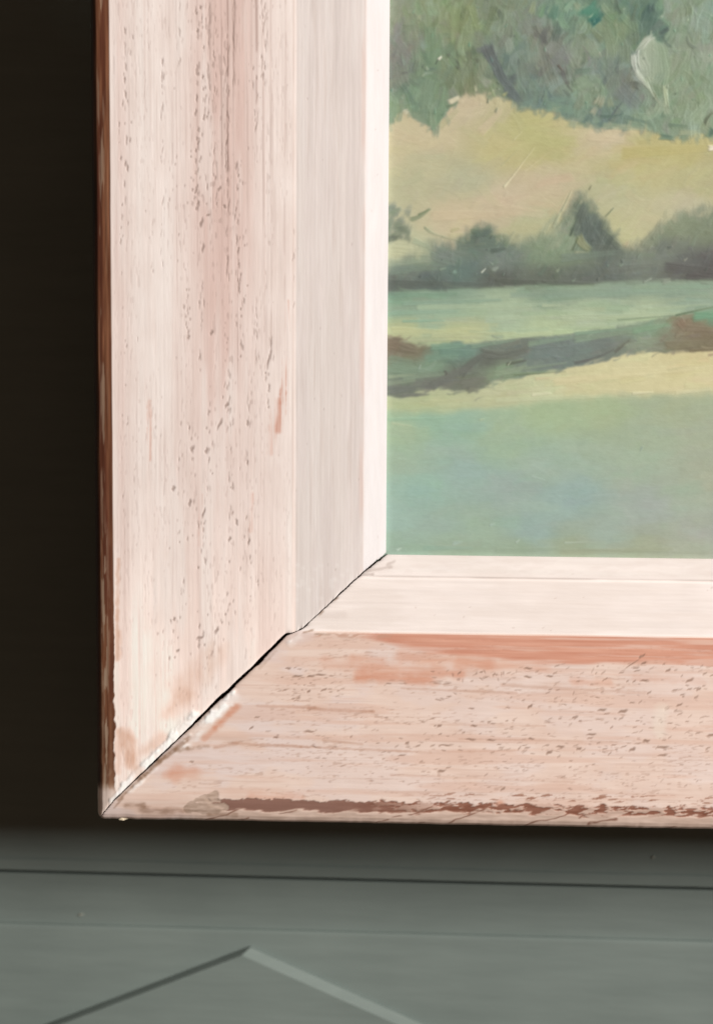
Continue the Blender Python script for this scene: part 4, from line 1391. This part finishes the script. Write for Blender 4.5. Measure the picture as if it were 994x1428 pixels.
    for i in range(36):
        x = random.uniform(545, 1000)
        y = random.uniform(300, 395)
        if P2(x, y)[1] > float(hedge(P2(x, y)[0])) - .5:
            continue
        L_, a_ = random.uniform(3, 10), math.radians(random.gauss(50, 35))
        c_ = random.choice([(150, 162, 142), (128, 146, 130), (80, 92, 86), (76, 84, 78), (112, 140, 126)])
        S(x, y, x + L_ * math.cos(a_), y - L_ * math.sin(a_), random.uniform(2, 5), c_, random.uniform(.3, .6), 0, 1.2, .5)
    # green bands
    S(540, 412, 640, 410, 8, (112, 140, 124), .6)
    S(560, 424, 700, 418, 6, (132, 156, 136), .6)
    S(580, 428, 740, 426, 8, (166, 184, 150), .6)
    S(545, 436, 640, 434, 7, (146, 174, 148), .6)
    S(560, 448, 620, 447, 4, (132, 168, 142), .6)
    S(545, 460, 640, 464, 9, (192, 194, 144), .7)
    S(600, 468, 720, 464, 7, (186, 190, 144), .6)
    S(560, 476, 640, 474, 4, (170, 174, 138), .6)
    S(700, 470, 800, 462, 9, (186, 198, 152), .6)
    S(770, 464, 860, 456, 7, (178, 196, 150), .6)
    S(754, 426, 790, 426, 5, (186, 196, 158), .6)
    S(780, 444, 920, 440, 9, (178, 190, 154), .6)
    S(860, 446, 960, 438, 3, (130, 146, 118), .7)
    S(900, 432, 990, 424, 5, (166, 182, 146), .6)
    S(940, 440, 998, 427, 3.4, (92, 108, 88), .85)
    S(760, 410, 990, 406, 14, (134, 154, 134), .45)
    # brook
    S(538, 478, 575, 488, 13, (126, 98, 86), .85)
    S(556, 484, 582, 490, 10, (116, 104, 92), .8)
    S(540, 500, 575, 505, 12, (116, 130, 114), .7)
    S(600, 484, 650, 482, 9, (116, 146, 128), .7)
    S(612, 492, 665, 492, 12, (108, 136, 124), .7)
    S(640, 520, 690, 488, 12, (100, 104, 98), .8, -.12)
    S(672, 496, 740, 488, 13, (102, 106, 100), .8, .1)
    S(600, 538, 660, 510, 12, (106, 108, 104), .8, -.05)
    S(540, 545, 610, 538, 11, (108, 112, 108), .8)
    S(560, 552, 600, 550, 5, (112, 112, 110), .7)
    S(540, 526, 580, 522, 5, (166, 178, 140), .6)
    S(620, 520, 624, 518, 7, (88, 84, 78), .9)
    S(582, 520, 610, 505, 7, (136, 154, 136), .6, .2)
    S(583, 516, 586, 508, 3, (164, 176, 156), .7, 0, 1)
    S(640, 536, 680, 528, 13, (112, 112, 106), .75)
    S(650, 545, 668, 540, 10, (106, 106, 100), .75)
    S(690, 516, 730, 500, 6, (128, 148, 122), .7)
    S(705, 508, 735, 502, 5, (84, 90, 78), .75)
    S(707, 510, 712, 504, 2, (196, 200, 172), .9, 0, 1.1)
    S(700, 524, 780, 516, 6, (126, 144, 118), .7)
    S(715, 523, 790, 518, 2.5, (96, 106, 84), .7)
    S(740, 495, 860, 478, 20, (110, 120, 120), .55, .04)
    S(800, 508, 858, 488, 5, (96, 98, 94), .7, .05)
    S(856, 492, 880, 472, 5, (100, 100, 92), .75)
    S(800, 466, 880, 458, 6, (126, 154, 130), .6)
    S(880, 462, 935, 452, 9, (122, 150, 124), .65)
    S(890, 472, 930, 472, 3, (160, 166, 138), .6)
    S(945, 446, 956, 460, 12, (146, 102, 84), .8)
    S(955, 458, 994, 460, 10, (132, 104, 88), .7)
    S(965, 440, 998, 440, 11, (110, 150, 124), .8)
    S(925, 482, 995, 478, 12, (124, 112, 94), .65)
    S(940, 470, 960, 463, 4, (148, 138, 112), .6)
    S(960, 489, 998, 487, 4, (116, 92, 76), .75)
    S(900, 488, 930, 484, 6, (138, 140, 122), .6)
    S(688, 522, 735, 512, 9, (142, 156, 128), .75, .05)
    S(730, 514, 790, 506, 5, (128, 142, 122), .55)
    S(545, 512, 600, 520, 14, (124, 142, 124), .6)
    S(560, 528, 620, 522, 6, (132, 148, 128), .6)
    S(590, 500, 640, 496, 10, (118, 144, 128), .6)
    S(655, 484, 720, 474, 6, (124, 146, 128), .6)
    S(735, 480, 800, 470, 8, (130, 150, 128), .6)
    S(800, 474, 880, 462, 9, (134, 154, 130), .6)
    S(870, 484, 920, 476, 9, (140, 150, 128), .6)
    S(536, 536, 580, 530, 7, (140, 154, 130), .5)
    # pale field
    S(770, 532, 900, 522, 12, (212, 200, 154), .6)
    S(850, 520, 994, 512, 12, (216, 206, 158), .55)
    S(740, 551, 768, 548, 5, (216, 212, 176), .7, 0, .9)
    S(880, 549, 910, 547, 4, (224, 218, 180), .75, 0, 1)
    S(940, 548, 992, 544, 5, (216, 210, 168), .6, 0, .8)
    S(745, 528, 770, 527, 5, (204, 186, 146), .6)
    S(930, 516, 960, 510, 4, (192, 184, 138), .5)
    S(690, 558, 860, 552, 7, (196, 202, 162), .5)
    # water flecks
    S(545, 590, 575, 594, 4, (192, 198, 160), .6, 0, .6)
    S(540, 585, 620, 583, 5, (150, 184, 152), .6)
    S(668, 586, 676, 584, 3, (196, 206, 160), .7, 0, .9)
    S(630, 758, 645, 756, 6, (170, 190, 174), .7, 0, .6)
    S(682, 733, 690, 730, 3, (172, 192, 178), .7, 0, .8)
    S(718, 757, 724, 753, 3, (186, 200, 184), .7, 0, .9)
    S(740, 664, 760, 670, 3, (172, 188, 174), .5, 0, .6)
    S(786, 757, 818, 756, 3, (178, 190, 170), .6, 0, .6)
    S(552, 768, 560, 764, 4, (184, 200, 180), .8, 0, .8)
    S(590, 764, 660, 764, 7, (142, 170, 150), .45)
    S(690, 768, 780, 765, 7, (146, 162, 136), .5)
    S(780, 770, 940, 766, 8, (158, 162, 132), .5)
    S(930, 772, 960, 758, 5, (176, 180, 158), .5)
    S(895, 622, 892, 630, 4, (140, 156, 148), .5)
    S(812, 766, 990, 772, 3, (150, 156, 128), .4)

    col = pm.col
    wd = sstep(112, 96, col[..., 0])
    wgt = sstep(150, 116, col[..., 0])
    col = col + wgt[..., None] * (np.array([9, 10, 2.]) - wd[..., None] * np.array([3, 5, 1.]))
    red = np.clip(col[..., 0] - col[..., 1] - 6, 0, 40) * sstep(170, 150, col[..., 0])
    col = col + red[..., None] * np.array([-.2, .45, .35])
    col[..., 2] = np.minimum(col[..., 2], col[..., 1] - 5)
    lum = col @ np.array([.3, .59, .11])
    col = lum[..., None] + (col - lum[..., None]) * .93
    for _ in range(1):
        p_ = np.pad(col, ((1, 1), (1, 1), (0, 0)), mode='edge')
        col = (p_[1:-1, 1:-1] * 4 + 2 * (p_[:-2, 1:-1] + p_[2:, 1:-1] + p_[1:-1, :-2] + p_[1:-1, 2:]) + p_[:-2, :-2] + p_[2:, 2:] + p_[:-2, 2:] + p_[2:, :-2]) / 16
    soft_ = col.copy()
    for _ in range(9):
        p_ = np.pad(soft_, ((2, 2), (2, 2), (0, 0)), mode='edge')
        soft_ = (p_[2:-2, 2:-2] * 2 + p_[:-4, 2:-2] + p_[4:, 2:-2] + p_[2:-2, :-4] + p_[2:-2, 4:]) / 6
    zone = np.exp(-((Z - hedge(X)) / 2.2) ** 2) * .75 + np.exp(-((Z - hedge_b(X)) / 1.0) ** 2) * .4 + np.exp(-((Z - water(X)) / 2.5) ** 2) * .6
    zone = np.clip(zone * (.35 + 1.1 * fbm(X / 2.5, Z / 2.0, 315, 3)), 0, .9)
    col = col * (1 - zone[..., None]) + soft_ * zone[..., None]
    col = col + ((fbm(X / .7, Z / .5, 311, 3) - .5) * 5)[..., None]
    weave = .5 * np.sin(X * 9.0) * np.sin(Z * 9.0)
    pm.rel = -(hgt * 0.14 + weave * .012 + .05 * (fbm(X / 3, Z / 3, 312, 3) - .5))
    g = np.array([1.0, 1.0, 1.0])
    pm.col = albedo(col, 1.0)
    return pm


def build_painting():
    pm = make_painting()
    xs = np.concatenate([dense_axis(57.6, 136.0), np.linspace(136, FW - 57.6, 30)[1:]])
    zs = np.concatenate([dense_axis(54.0, 181.0), np.linspace(181, FH - 54, 20)[1:]])
    X, Z = np.meshgrid(xs, zs)
    col = pm.sample(pm.col, X, Z)
    Y = PY + pm.sample(pm.rel, X, Z)
    P = np.stack([X, Y, Z], -1)
    me = grid_mesh('painting', P, col)
    root = bpy.data.objects.new('painting', None)
    sc.collection.objects.link(root)
    o = link('paint_surface', me, MAT_OIL, root)
    bevel_box('board', 57.6, FW - 57.6, PY + .25, PY + 4, 54.0, FH - 54, .1, MAT_WOOD, root)
    tag(root, 'oil landscape of green trees, pale meadow and winding brook inside the frame', 'painting')
    return root


build_painting()
